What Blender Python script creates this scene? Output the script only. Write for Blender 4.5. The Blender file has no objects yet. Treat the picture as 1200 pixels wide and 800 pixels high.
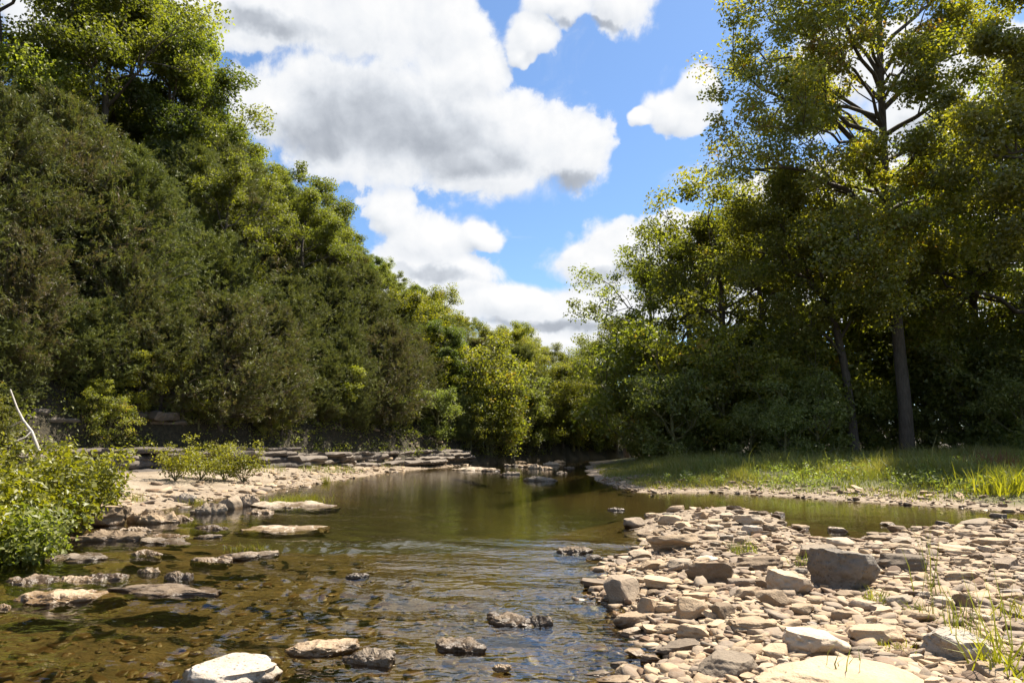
import bpy, bmesh, math
import numpy as np
from mathutils import Vector
R = math.radians
rng = np.random.default_rng(7)
S = bpy.context.scene
COL = S.collection

# ------------------------------------------------------------------ camera
CAM_H = 1.5
PITCH = R(8.3)
F = 800.0
cam_d = bpy.data.cameras.new('camera'); cam = bpy.data.objects.new('camera', cam_d); COL.objects.link(cam)
cam.location = (0, 0, CAM_H); cam.rotation_euler = (R(90) + PITCH, 0, 0)
cam_d.lens = 24; cam_d.sensor_width = 36; cam_d.clip_start = 0.05; cam_d.clip_end = 3000
S.camera = cam
CP, SP = math.cos(PITCH), math.sin(PITCH)

def ray(u, v):
    a = (u - 600) / F; c = (400 - v) / F
    return np.array([a, CP - c * SP, SP + c * CP])
def at(u, v, z=0.0):                        # where the line of sight meets height z
    d = ray(u, v); t = (z - CAM_H) / d[2]
    return np.array([d[0] * t, d[1] * t, z])
def far(u, v, y):                           # the point of that line of sight at distance y
    d = ray(u, v); t = y / d[1]
    return np.array([d[0] * t, y, CAM_H + d[2] * t])
def proj(p):
    x, y, z = p[0], p[1], p[2] - CAM_H
    f = y * CP + z * SP; c = -y * SP + z * CP
    f = max(f, 1e-3)
    return 600 + F * x / f, 400 - F * c / f

# ------------------------------------------------------------------ noise
def _h(ix, iy, iz, s):
    n = (ix.astype(np.int64) * 374761393 + iy.astype(np.int64) * 668265263 + iz.astype(np.int64) * 2147483647 + s * 974711) & 0xffffffff
    n = ((n ^ (n >> 13)) * 1274126177) & 0xffffffff
    n = ((n ^ (n >> 16)) * 2246822519) & 0xffffffff
    return ((n ^ (n >> 15)) & 0xffffff) / float(0xffffff)
def vnoise(P, s=0):
    I = np.floor(P); f = P - I; f = f * f * (3 - 2 * f); I = I.astype(np.int64)
    x, y, z = I[:, 0], I[:, 1], I[:, 2]; r = 0
    for dx in (0, 1):
        for dy in (0, 1):
            for dz in (0, 1):
                w = (f[:, 0] if dx else 1 - f[:, 0]) * (f[:, 1] if dy else 1 - f[:, 1]) * (f[:, 2] if dz else 1 - f[:, 2])
                r = r + w * _h(x + dx, y + dy, z + dz, s)
    return r * 2 - 1
def fbm(P, o=4, s=0):
    r = 0; a = 1; t = 0
    for i in range(o):
        r = r + a * vnoise(P * 2 ** i + 17.3 * i, s + i); t += a; a *= .5
    return r / t
def sstep(a, b, x):
    t = np.clip((x - a) / (b - a), 0, 1); return t * t * (3 - 2 * t)

# ------------------------------------------------------------------ mesh helpers
def mesh_np(name, V, polys, tint=None, mat=None, smooth=False, attrs=None):
    me = bpy.data.meshes.new(name)
    V = np.asarray(V, np.float32)
    polys = [np.asarray(p, np.int32) for p in polys if len(p)]
    nl = sum(p.size for p in polys); npoly = sum(len(p) for p in polys)
    me.vertices.add(len(V)); me.loops.add(nl); me.polygons.add(npoly)
    me.vertices.foreach_set('co', V.ravel())
    me.loops.foreach_set('vertex_index', np.concatenate([p.ravel() for p in polys]))
    tot = np.concatenate([np.full(len(p), p.shape[1], np.int32) for p in polys])
    st = np.concatenate([[0], np.cumsum(tot)[:-1]]).astype(np.int32)
    me.polygons.foreach_set('loop_start', st)
    me.polygons.foreach_set('use_smooth', np.full(npoly, smooth))
    if tint is not None:
        a = me.attributes.new('tint', 'FLOAT', 'FACE'); a.data.foreach_set('value', np.asarray(tint, np.float32))
    for k, val in (attrs or {}).items():
        a = me.attributes.new(k, 'FLOAT', 'POINT'); a.data.foreach_set('value', np.asarray(val, np.float32))
    me.update(calc_edges=True)
    if mat: me.materials.append(mat)
    return me
def obj(name, me, parent=None, loc=None, rot=None, scale=None):
    o = bpy.data.objects.new(name, me); COL.objects.link(o)
    if parent: o.parent = parent
    if loc is not None: o.location = loc
    if rot is not None: o.rotation_euler = rot
    if scale is not None: o.scale = scale
    return o
def tag(o, label=None, cat=None, group=None, kind=None):
    if label: o['label'] = label
    if cat: o['category'] = cat
    if group: o['group'] = group
    if kind: o['kind'] = kind
    return o

def nrm(a):
    return a / np.maximum(np.linalg.norm(a, axis=-1, keepdims=True), 1e-9)
def tube(pts, rad, n=7):
    pts = np.asarray(pts, float); rad = np.asarray(rad, float); k = len(pts)
    T = nrm(np.gradient(pts, axis=0))
    ref = np.array([0.31, 0.95, 0.05]) if abs(T[0][2]) > .6 else np.array([0.02, .1, 1.0])
    A = nrm(np.cross(T, ref)); B = np.cross(T, A)
    th = np.linspace(0, 2 * math.pi, n, endpoint=False)
    V = pts[:, None, :] + rad[:, None, None] * (np.cos(th)[None, :, None] * A[:, None, :] + np.sin(th)[None, :, None] * B[:, None, :])
    V = V.reshape(-1, 3); i = np.arange(k - 1)[:, None] * n; j = np.arange(n)[None, :]; j2 = (j + 1) % n
    Q = np.stack([i + j, i + j2, i + n + j2, i + n + j], -1).reshape(-1, 4)
    return V, Q
def join(parts):
    V = []; Q = []; o = 0
    for v, q in parts:
        V.append(v); Q.append(q + o); o += len(v)
    return np.concatenate(V), np.concatenate(Q)
def leaf_quads(C, T, N, L, W, fold=.18):
    B = nrm(np.cross(N, T)); N2 = np.cross(T, B)
    L = np.asarray(L)[:, None]; W = np.asarray(W)[:, None]
    a = C - T * L * .5; c = C + T * L * .5
    b = C + B * W * .5 + N2 * W * fold - T * L * .06; d = C - B * W * .5 + N2 * W * fold - T * L * .06
    V = np.stack([a, b, c, d], 1).reshape(-1, 3)
    Q = np.arange(len(C) * 4).reshape(-1, 4)
    return V, Q

# ------------------------------------------------------------------ node helpers
class NT:
    def __init__(s, tree): s.t = tree; s.n = tree.nodes; s.l = tree.links
    def new(s, typ, **k):
        n = s.n.new(typ)
        for a, b in k.items():
            if a == 'ins':
                for i, v in b.items():
                    if isinstance(v, bpy.types.NodeSocket): s.l.new(v, n.inputs[i])
                    elif v is not None: n.inputs[i].default_value = v
            else: setattr(n, a, b)
        return n
    def math(s, op, a, b=None, c=None, clamp=False):
        n = s.n.new('ShaderNodeMath'); n.operation = op; n.use_clamp = clamp
        for i, v in enumerate((a, b, c)):
            if v is None: continue
            if isinstance(v, bpy.types.NodeSocket): s.l.new(v, n.inputs[i])
            else: n.inputs[i].default_value = v
        return n.outputs[0]
    def vmath(s, op, a, b=None, c=None, out=0):
        n = s.n.new('ShaderNodeVectorMath'); n.operation = op
        for i, v in enumerate((a, b, c)):
            if v is None: continue
            if isinstance(v, bpy.types.NodeSocket): s.l.new(v, n.inputs[i])
            else: n.inputs[i].default_value = v
        return n.outputs[out]
    def ramp(s, f, stops, interp='LINEAR'):
        n = s.n.new('ShaderNodeValToRGB'); n.color_ramp.interpolation = interp
        e = n.color_ramp.elements
        while len(e) < len(stops): e.new(.5)
        for i, (p, c) in enumerate(stops):
            e[i].position = p; e[i].color = (c[0], c[1], c[2], 1) if hasattr(c, '__len__') else (c, c, c, 1)
        s.l.new(f, n.inputs[0]); return n.outputs[0]
    def mix(s, f, a, b, blend='MIX'):
        n = s.n.new('ShaderNodeMix'); n.data_type = 'RGBA'; n.blend_type = blend
        for i, v in ((0, f), (6, a), (7, b)):
            if isinstance(v, bpy.types.NodeSocket): s.l.new(v, n.inputs[i])
            elif i == 0: n.inputs[0].default_value = v
            else: n.inputs[i].default_value = (v[0], v[1], v[2], 1)
        return n.outputs[2]
    def noise(s, vec, scale, detail=4, rough=.55, dist=0, out=0):
        n = s.n.new('ShaderNodeTexNoise'); n.inputs['Scale'].default_value = scale; n.inputs['Detail'].default_value = detail
        n.inputs['Roughness'].default_value = rough; n.inputs['Distortion'].default_value = dist
        if vec is not None: s.l.new(vec, n.inputs['Vector'])
        return n.outputs[out]
    def map(s, f, a, b, c, d):
        n = s.n.new('ShaderNodeMapRange'); n.inputs[1].default_value = a; n.inputs[2].default_value = b
        n.inputs[3].default_value = c; n.inputs[4].default_value = d; n.interpolation_type = 'SMOOTHSTEP'
        s.l.new(f, n.inputs[0]); return n.outputs[0]
def new_mat(name):
    m = bpy.data.materials.new(name); m.use_nodes = True; m.node_tree.nodes.clear()
    t = NT(m.node_tree); out = t.new('ShaderNodeOutputMaterial'); return m, t, out

def leaf_mat(name, stops, transl=.4, tgain=(1.5, 1.6, .6), gloss=.03):
    m, t, out = new_mat(name)
    tint = t.new('ShaderNodeAttribute', attribute_name='tint').outputs['Fac']
    rnd = t.new('ShaderNodeObjectInfo').outputs['Random']
    f = t.math('ADD', tint, t.math('MULTIPLY', t.math('SUBTRACT', rnd, .5), .5), clamp=True)
    col = t.ramp(f, stops)
    hsv = t.new('ShaderNodeHueSaturation', ins={'Hue': t.math('ADD', t.math('MULTIPLY', rnd, .03), .485), 'Color': col})
    col = hsv.outputs[0]
    d = t.new('ShaderNodeBsdfDiffuse', ins={'Color': col})
    tc = t.mix(1, col, (tgain[0], tgain[1], tgain[2]), 'MULTIPLY')
    tr = t.new('ShaderNodeBsdfTranslucent', ins={'Color': tc})
    g = t.new('ShaderNodeBsdfGlossy', ins={'Color': (1, 1, 1, 1), 'Roughness': .5})
    a = t.new('ShaderNodeMixShader', ins={0: transl, 1: d.outputs[0], 2: tr.outputs[0]})
    b = t.new('ShaderNodeMixShader', ins={0: gloss, 1: a.outputs[0], 2: g.outputs[0]})
    t.l.new(b.outputs[0], out.inputs[0]); return m

M_BROAD = leaf_mat('broad_leaves', [(0, (.085, .095, .020)), (.45, (.145, .154, .028)), (.8, (.21, .21, .036)), (1, (.26, .25, .055))], .52, (1.5, 1.65, .5))
M_WOOD = leaf_mat('wood_leaves', [(0, (.095, .110, .020)), (.45, (.165, .172, .028)), (.8, (.24, .23, .036)), (.96, (.29, .25, .05)), (1, (.27, .17, .04))], .56, (1.55, 1.6, .5))
M_DARK = leaf_mat('dark_leaves', [(0, (.065, .085, .020)), (.5, (.110, .136, .030)), (1, (.17, .185, .04))], .5, (1.5, 1.65, .5))
M_SYC = leaf_mat('sycamore_leaves', [(0, (.10, .115, .014)), (.4, (.18, .19, .022)), (.8, (.26, .25, .028)), (.95, (.26, .20, .026)), (1, (.22, .13, .028))], .6, (1.8, 1.7, .5), .06)
M_CEDAR = leaf_mat('cedar_needles', [(0, (.13, .105, .070)), (.2, (.11, .100, .046)), (.35, (.090, .105, .030)), (.75, (.125, .138, .036)), (1, (.17, .170, .05))], .32, (1.3, 1.3, .6), .02)
M_YELLOW = leaf_mat('yellow_green_leaves', [(0, (.112, .120, .010)), (.5, (.20, .206, .016)), (1, (.31, .30, .035))], .5, (1.5, 1.5, .5))
M_SHRUB = leaf_mat('shrub_leaves', [(0, (.085, .10, .024)), (.5, (.16, .18, .042)), (1, (.25, .26, .08))], .5)
M_GRASS = leaf_mat('grass_blades', [(0, (.075, .098, .014)), (.5, (.155, .172, .026)), (.85, (.23, .22, .046)), (1, (.29, .245, .09))], .5, (1.4, 1.4, .6), .04)
M_RED = leaf_mat('red_leaves', [(0, (.16, .05, .03)), (.5, (.24, .08, .05)), (1, (.16, .14, .04))], .4, (1.3, 1, .6))

def bark_mat(name, c0, c1):
    m, t, out = new_mat(name)
    tc = t.new('ShaderNodeTexCoord').outputs['Object']
    v = t.new('ShaderNodeMapping', ins={'Vector': tc, 'Scale': (5, 5, 1.1)}).outputs[0]
    n = t.noise(v, 2.2, 6, .65); n2 = t.noise(tc, .9, 3)
    col = t.ramp(t.math('ADD', t.math('MULTIPLY', n, .7), t.math('MULTIPLY', n2, .3)), [(.32, c0), (.62, c1)])
    bp = t.new('ShaderNodeBump', ins={'Height': n, 'Strength': .7, 'Distance': .05})
    p = t.new('ShaderNodeBsdfPrincipled', ins={'Base Color': col, 'Roughness': .9, 'Normal': bp.outputs[0]})
    t.l.new(p.outputs[0], out.inputs[0]); return m
M_BARK = bark_mat('bark', (.045, .034, .026), (.13, .105, .085))
M_SBARK = bark_mat('sycamore_bark', (.040, .030, .022), (.115, .092, .072))
M_DEAD = bark_mat('dead_wood', (.30, .27, .23), (.52, .49, .44))
M_STEM = bark_mat('stem', (.08, .07, .03), (.16, .15, .06))

def stone_mat(name, cA, cB, cC, pit=.0):
    m, t, out = new_mat(name)
    geo = t.new('ShaderNodeNewGeometry').outputs['Position']
    rnd = t.new('ShaderNodeObjectInfo').outputs['Random']
    off = t.vmath('ADD', geo, t.vmath('SCALE', (3.1, 7.7, 5.3), None)) if False else geo
    n1 = t.noise(off, 3.2, 6, .62); n2 = t.noise(off, 16, 5, .7); n3 = t.noise(off, 60, 3, .6)
    f = t.math('ADD', t.math('MULTIPLY', n1, .55), t.math('ADD', t.math('MULTIPLY', n2, .3), t.math('MULTIPLY', rnd, .15)))
    col = t.ramp(f, [(.30, cA), (.47, cB), (.66, cC)])
    # lichen and dirt specks of their own shape
    sp = t.map(n2, .56, .70, 0, .55)
    col = t.mix(sp, col, (cA[0] * .55, cA[1] * .52, cA[2] * .5))
    hs = t.new('ShaderNodeHueSaturation', ins={'Value': t.math('ADD', t.math('MULTIPLY', rnd, .70), .50), 'Color': col})
    col = hs.outputs[0]
    z = t.new('ShaderNodeSeparateXYZ', ins={0: geo}).outputs[2]
    wet = t.map(t.math('ADD', z, t.math('MULTIPLY', t.math('SUBTRACT', n1, .5), .09)), .02, .07, 1, 0)
    col = t.mix(wet, col, t.mix(1, col, (.42, .36, .27), 'MULTIPLY'))
    hgt = t.math('ADD', t.math('MULTIPLY', n2, .6), t.math('ADD', t.math('MULTIPLY', n3, .25), n1))
    if pit:
        vo = t.new('ShaderNodeTexVoronoi', ins={'Vector': off, 'Scale': 22.0}).outputs[0]
        hgt = t.math('ADD', hgt, t.math('MULTIPLY', t.map(vo, .05, .4, 0, 1), pit))
    bp = t.new('ShaderNodeBump', ins={'Height': hgt, 'Strength': .75, 'Distance': .035})
    p = t.new('ShaderNodeBsdfPrincipled', ins={'Base Color': col, 'Roughness': t.math('SUBTRACT', .86, t.math('MULTIPLY', wet, .55)), 'Normal': bp.outputs[0]})
    t.l.new(p.outputs[0], out.inputs[0]); return m
STONE = {
    'tan': stone_mat('tan_stone', (.165, .108, .060), (.295, .208, .125), (.395, .295, .188)),
    'pale': stone_mat('pale_stone', (.22, .162, .108), (.345, .268, .185), (.43, .35, .255)),
    'grey': stone_mat('grey_stone', (.19, .15, .112), (.315, .262, .202), (.41, .355, .29), .6),
    'brown': stone_mat('brown_stone', (.14, .10, .065), (.26, .195, .132), (.36, .28, .195)),
}
M_LEDGE = stone_mat('ledge_stone', (.060, .048, .038), (.13, .105, .083), (.22, .18, .142))

# ------------------------------------------------------------------ terrain
FOOT = np.array([(-40, -12), (-27, 2), (-20, 13), (-13.9, 23), (-9.9, 31), (-6, 38), (-1.8, 46), (2, 54), (8, 62), (18, 69), (40, 76), (130, 90), (500, 120)], float)
def poly_dist(P, poly, closed=False):
    best = np.full(len(P), 1e9); side = np.zeros(len(P))
    q = np.vstack([poly, poly[:1]]) if closed else poly
    for a, b in zip(q[:-1], q[1:]):
        ab = b - a; ap = P - a
        t = np.clip((ap @ ab) / (ab @ ab), 0, 1)
        d = np.linalg.norm(ap - t[:, None] * ab, axis=1)
        cr = ab[0] * ap[:, 1] - ab[1] * ap[:, 0]
        k = d < best - 1e-9; best[k] = d[k]; side[k] = np.sign(cr[k])
    return best, side
def inside(P, poly):
    r = np.zeros(len(P), bool); n = len(poly)
    for i in range(n):
        a, b = poly[i], poly[(i + 1) % n]
        c = ((a[1] > P[:, 1]) != (b[1] > P[:, 1])) & (P[:, 0] < (b[0] - a[0]) * (P[:, 1] - a[1]) / (b[1] - a[1] + 1e-12) + a[0])
        r ^= c
    return r
def sdist(P, poly):
    d, _ = poly_dist(P, poly, True); return np.where(inside(P, poly), d, -d)
g2 = lambda L: np.array([at(u, v)[:2] for u, v in L])
LEFT = np.vstack([[(-200, -40), (-9.5, -12), (-9, 3), (-7.9, 8)], g2([(30, 630), (75, 624), (130, 613), (200, 596), (262, 584), (345, 571), (420, 558), (500, 549), (585, 541)]), [(4, 62), (14, 70), (60, 85), (500, 125), (500, 600), (-500, 600), (-500, -40)]])
RIGHT = np.vstack([g2([(692, 541), (684, 548), (692, 558), (712, 569), (752, 577), (850, 578), (980, 586), (1100, 594), (1250, 604), (1500, 622)]), [(40, 8), (200, 0), (500, 0), (500, 110), (130, 80), (40, 68), (16, 62), (9, 58)]])
BAR = np.vstack([g2([(715, 835), (765, 778), (742, 742), (722, 712), (692, 694), (702, 668), (735, 648), (752, 630), (738, 614), (775, 601), (850, 594), (905, 601), (925, 617), (972, 634), (1040, 626), (1130, 613), (1260, 612), (1500, 640)]), [(20, 5), (14, 1), (1, 1)]])

def foot_sd(P):
    d, s = poly_dist(P, FOOT); return d * s
def hill(P):
    sd = foot_sd(P)
    f = 1 - .88 * sstep(-18, 12, P[:, 0])
    h = 17 * (1 - np.exp(-np.maximum(sd - .8, 0) / 13)) * f
    step = .55 * sstep(.3, .8, sd) + .5 * sstep(.9, 1.3, sd)
    return np.where(sd > 0, h + step, 0)
def ground(X, Y):
    P = np.stack([X, Y], -1); P3 = np.stack([X, Y, X * 0], -1)
    n1 = fbm(P3 * .5, 3, 3); n2 = fbm(P3 * 2.2, 3, 9)
    sl = sdist(P, LEFT) + n1 * .5; sr = sdist(P, RIGHT) + n1 * .4; sb = sdist(P, BAR) + n2 * .22
    pool = sstep(10.5, 15, Y) * (1 - sstep(42, 58, Y))
    shallow = .10 + .10 * (n2 * .5 + .5)
    dist = np.maximum(0, -np.maximum(np.maximum(sl, sr), sb))
    bed = -(np.minimum(dist * .22, shallow + .55 * pool + .10 * sstep(1.5, 4, dist))) - .012
    zl = np.clip(sl * .11, 0, .42) + .02 * n2 + .10 * sstep(3, 8, sl)
    zr = np.clip(sr * .10, 0, .5) + .03 * n1 + .5 * sstep(8, 30, sr)
    zb = np.clip(sb * .16, 0, .13) + .03 * n2 * sstep(0, .6, sb)
    z = bed.copy()
    for s, zz in ((sb, zb), (sl, zl), (sr, zr)):
        z = np.where(s > 0, np.maximum(z, zz), z)
    sd = foot_sd(P)
    z = z + hill(P) + np.where(sd > 1, n1 * .35 * np.minimum(sd * .2, 1.6) + n2 * .12, 0)
    return z, sl, sr, sb, sd
def gz(x, y):
    return float(ground(np.array([float(x)]), np.array([float(y)]))[0][0])
def sinh_axis(c, lo, hi, near, n):
    s = np.linspace(-1, 1, n)
    a = 6.2; f = np.sinh(a * s) / np.sinh(a)
    return c + np.where(f < 0, f * (c - lo), f * (hi - c))
gx = sinh_axis(1.0, -500, 500, 0, 420); gy = sinh_axis(7.0, -60, 700, 0, 420)
XX, YY = np.meshgrid(gx, gy)
Z, sl, sr, sb, sd = ground(XX.ravel(), YY.ravel())
def grid_quads(nx, ny):
    i = np.arange(ny - 1)[:, None] * nx; j = np.arange(nx - 1)[None, :]
    return np.stack([i + j, i + j + 1, i + nx + j + 1, i + nx + j], -1).reshape(-1, 4)
m, t, out = new_mat('ground')
M_GROUND = m
geo = t.new('ShaderNodeNewGeometry').outputs['Position']
A = lambda n: t.new('ShaderNodeAttribute', attribute_name=n).outputs['Fac']
n1 = t.noise(geo, .8, 6, .6); n2 = t.noise(geo, 9, 5, .65)
vor = t.new('ShaderNodeTexVoronoi', ins={'Vector': t.vmath('ADD', geo, t.vmath('SCALE', t.noise(geo, 5, 2, out=1), None)) if False else geo, 'Scale': 13.0})
vor2 = t.new('ShaderNodeTexVoronoi', ins={'Vector': geo, 'Scale': 34.0})
grav = t.ramp(t.new('ShaderNodeSeparateColor', ins={0: vor.outputs['Color']}).outputs[0], [(0, (.15, .108, .07)), (.5, (.23, .175, .12)), (1, (.32, .26, .19))])
grav = t.mix(t.map(n2, .4, .62, 0, .6), grav, (.17, .12, .075))
mud = t.ramp(n1, [(.35, (.17, .128, .085)), (.65, (.28, .225, .16))])
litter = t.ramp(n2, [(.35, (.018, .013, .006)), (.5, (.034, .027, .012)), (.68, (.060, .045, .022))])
turf = t.ramp(n2, [(.35, (.05, .052, .016)), (.65, (.11, .105, .03))])
bedc = t.ramp(t.math('ADD', t.math('MULTIPLY', n1, .5), t.math('MULTIPLY', n2, .5)), [(.36, (.050, .034, .015)), (.5, (.105, .074, .032)), (.66, (.19, .135, .066))])
deep = t.ramp(n1, [(.35, (.034, .036, .013)), (.65, (.062, .058, .022))])
col = t.mix(A('mud'), grav, mud)
col = t.mix(A('bed'), col, t.mix(t.map(t.new('ShaderNodeSeparateColor', ins={0: vor.outputs['Color']}).outputs[1], .3, .8, 0, .5), bedc, (.12, .08, .035)))
col = t.mix(A('deep'), col, deep)
col = t.mix(A('turf'), col, turf)
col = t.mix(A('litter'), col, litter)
hg = t.math('ADD', t.math('MULTIPLY', vor.outputs[0], -.5), t.math('ADD', t.math('MULTIPLY', vor2.outputs[0], -.25), n2))
bp = t.new('ShaderNodeBump', ins={'Height': hg, 'Strength': .8, 'Distance': .05})
p = t.new('ShaderNodeBsdfPrincipled', ins={'Base Color': col, 'Roughness': .93, 'Normal': bp.outputs[0]})
t.l.new(p.outputs[0], out.inputs[0])
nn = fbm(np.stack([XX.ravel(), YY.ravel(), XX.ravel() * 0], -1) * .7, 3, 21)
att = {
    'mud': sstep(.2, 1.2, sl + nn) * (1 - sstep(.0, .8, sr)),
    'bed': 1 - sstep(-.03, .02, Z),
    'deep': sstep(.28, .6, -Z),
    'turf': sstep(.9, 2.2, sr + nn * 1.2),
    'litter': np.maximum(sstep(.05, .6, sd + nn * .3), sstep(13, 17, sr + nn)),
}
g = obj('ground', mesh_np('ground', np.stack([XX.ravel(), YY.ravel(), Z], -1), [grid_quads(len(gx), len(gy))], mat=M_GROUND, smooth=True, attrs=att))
tag(g, kind='structure')

# ------------------------------------------------------------------ water
wx = sinh_axis(-3.0, -90, 90, 0, 480); wy = sinh_axis(8.0, -20, 110, 0, 430)
WX, WY = np.meshgrid(wx, wy); X, Y = WX.ravel(), WY.ravel()
P3 = np.stack([X, Y, X * 0], -1)
edge = 10.9 + .35 * vnoise(P3 * .7, 5) - np.clip(-X - 1.5, 0, 6) * .15
riff = (1 - sstep(edge - .3, edge + .25, Y)) * (1 - .6 * sstep(1.5, 3, X))
riff = np.maximum(riff, .12 * (1 - sstep(13, 18, Y)))
wv = np.zeros(len(X))
wrp = fbm(P3 * .45, 2, 40) * 1.6
for i in range(14):
    k = 5.0 * 1.14 ** i; a = rng.normal(R(72), R(32)); ph = rng.uniform(0, 6.28)
    wv += (np.exp(np.sin(k * (X * math.cos(a) + Y * math.sin(a)) + ph + wrp * (2.2 + .12 * k))) - 1.27) * .062 / k
lump_ = fbm(P3 * np.array([.9, 1.4, 1]), 2, 77); wv = wv * (1 + .9 * sstep(.0, .5, lump_) * (Y > 6)) * (1 - .62 * sstep(-2.6, -.2, X))
wz = wv * riff * np.clip(.75 + .9 * fbm(P3 * np.array([.5, .8, 1]), 2, 55), .2, 1.4)
dg = ground(X, Y)[0]
m, t, out = new_mat('water'); M_WATER = m
geo = t.new('ShaderNodeNewGeometry').outputs['Position']
rf = t.new('ShaderNodeAttribute', attribute_name='riffle').outputs['Fac']
v1 = t.new('ShaderNodeMapping', ins={'Vector': geo, 'Scale': (1.0, 1.9, 1)}).outputs[0]
nA = t.noise(v1, 4.5, 1, .5, .5); nB = t.noise(v1, 9, 1, .5, .5); nC = t.noise(geo, 1.1, 2, .5)
h = t.math('ADD', t.math('MULTIPLY', nA, .55), t.math('MULTIPLY', nB, .35))
patch = t.map(nC, .38, .62, .35, 1)
dist = t.math('ADD', .0035, t.math('MULTIPLY', t.math('MULTIPLY', rf, patch), .022))
bp = t.new('ShaderNodeBump', ins={'Height': t.math('MULTIPLY', h, dist), 'Strength': 1.0, 'Distance': 1.0})
fr = t.new('ShaderNodeFresnel', ins={'IOR': 1.55, 'Normal': bp.outputs[0]})
gl = t.new('ShaderNodeBsdfGlossy', ins={'Color': (1, 1, 1, 1), 'Roughness': .03, 'Normal': bp.outputs[0]})
tr = t.new('ShaderNodeBsdfTransparent', ins={'Color': (.62, .585, .40, 1)})
mx = t.new('ShaderNodeMixShader', ins={0: fr.outputs[0], 1: tr.outputs[0], 2: gl.outputs[0]})
t.l.new(mx.outputs[0], out.inputs[0])
w = obj('water', mesh_np('water', np.stack([X, Y, wz], -1), [grid_quads(len(wx), len(wy))], mat=M_WATER, smooth=True, attrs={'riffle': riff}))
tag(w, kind='structure')

# ------------------------------------------------------------------ sky and sun
SUN_AZ, SUN_EL = R(52), R(60)
W = bpy.data.worlds.new('World'); S.world = W; W.use_nodes = True
W.node_tree.nodes.clear(); t = NT(W.node_tree)
CLOUDS = [  # u, v, half width, half height of each bank of cloud
    (230, 5, 75, 34), (330, 0, 90, 46), (430, 10, 90, 70), (520, 15, 55, 60), (545, 75, 52, 55), (320, 125, 55, 42), (400, 130, 115, 82), (500, 150, 115, 78), (600, 165, 85, 60), (672, 172, 46, 55), (560, 200, 95, 36),
    (720, 2, 55, 34), (625, 42, 34, 22), (655, 8, 40, 20), (610, 55, 20, 16),
    (455, 248, 38, 34), (500, 282, 62, 38), (560, 272, 36, 20), (530, 325, 60, 36), (590, 360, 95, 28), (680, 372, 130, 36), (700, 305, 55, 36), (735, 295, 74, 44), (785, 268, 36, 26), (660, 402, 130, 26), (480, 330, 70, 60),
    (800, 122, 40, 30), (757, 133, 24, 11), (818, 92, 26, 24), (892, 215, 30, 24), (1000, 90, 90, 60), (1130, 120, 110, 80), (1000, 215, 70, 30), (1250, 260, 130, 70), (850, 330, 120, 60), (1120, 330, 150, 60), (60, 20, 60, 40),
]
SHADES = [(420, 125, 95, 55), (490, 150, 110, 52), (370, 150, 70, 40), (560, 185, 80, 34), (670, 208, 36, 20), (300, 28, 90, 22), (650, 385, 110, 12), (720, 320, 50, 14), (505, 320, 60, 16), (690, 32, 60, 10), (1120, 150, 90, 40)]
grp = bpy.data.node_groups.new('cloud_field', 'ShaderNodeTree')
grp.interface.new_socket('P', in_out='INPUT', socket_type='NodeSocketVector')
grp.interface.new_socket('D', in_out='OUTPUT', socket_type='NodeSocketFloat'); grp.interface.new_socket('S', in_out='OUTPUT', socket_type='NodeSocketFloat')
gt = NT(grp); gi = gt.new('NodeGroupInput'); go = gt.new('NodeGroupOutput')
Pin = gi.outputs[0]
wob = gt.vmath('SUBTRACT', gt.noise(Pin, 5.5, 4, .6, out=1), (.5, .5, .5))
Pw = gt.vmath('MULTIPLY_ADD', wob, (.13, .10, 0), Pin)
def banks(Pv, L_, kk):
    cur = None
    for (u, v, ru, rv) in L_:
        d = ray(u, v); az = math.atan2(d[0], d[1]); el = math.atan2(d[2], math.hypot(d[0], d[1]))
        k = 1 / np.linalg.norm(d); ra = ru / F * k / max(.4, math.cos(el)); re = rv / F * k
        L = gt.vmath('LENGTH', gt.vmath('MULTIPLY_ADD', Pv, (1 / ra, 1 / re, 0), (-az / ra, -el / re, 0)), out=1)
        cur = L if cur is None else gt.new('ShaderNodeMath', operation='SMOOTH_MIN', ins={0: cur, 1: L, 2: kk}).outputs[0]
    return cur
cur = banks(Pw, CLOUDS, .18)
# elsewhere in the sky: scattered cloud of the same kind
sx = gt.new('ShaderNodeSeparateXYZ', ins={0: Pin})
oth = gt.map(gt.noise(Pin, 1.6, 3, .5), .38, .66, 1.9, .4)
away = gt.map(gt.math('ABSOLUTE', sx.outputs[0]), .75, .95, 0, 1)
high = gt.map(sx.outputs[1], .72, .95, 0, 1)
away = gt.math('MAXIMUM', away, high)
oth = gt.math('ADD', oth, gt.math('MULTIPLY', gt.math('SUBTRACT', 1, away), 3))
cur = gt.math('MINIMUM', cur, oth)
fine = gt.noise(Pin, 13, 7, .62, .3)
fine2 = gt.noise(Pin, 34, 5, .6)
bump = gt.math('ADD', gt.math('MULTIPLY', gt.math('SUBTRACT', fine, .5), 1.15), gt.math('MULTIPLY', gt.math('SUBTRACT', fine2, .5), .35))
D = gt.math('ADD', gt.math('SUBTRACT', 1.0, cur), bump)
gt.l.new(D, go.inputs[0])
wob2 = gt.vmath('SUBTRACT', gt.noise(Pin, 7, 5, .6, out=1), (.5, .5, .5))
shd = banks(gt.vmath('MULTIPLY_ADD', wob2, (.16, .13, 0), Pin), SHADES, .4)
Sm = gt.math('MAXIMUM', gt.math('SUBTRACT', 1.0, shd), gt.math('MULTIPLY', gt.math('MULTIPLY', gt.math('SUBTRACT', 1.0, cur), .5), away))
gt.l.new(Sm, go.inputs[1])
dirv = t.new('ShaderNodeTexCoord').outputs['Generated']
sx = t.new('ShaderNodeSeparateXYZ', ins={0: dirv})
az = t.math('ARCTAN2', sx.outputs[0], sx.outputs[1])
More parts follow.
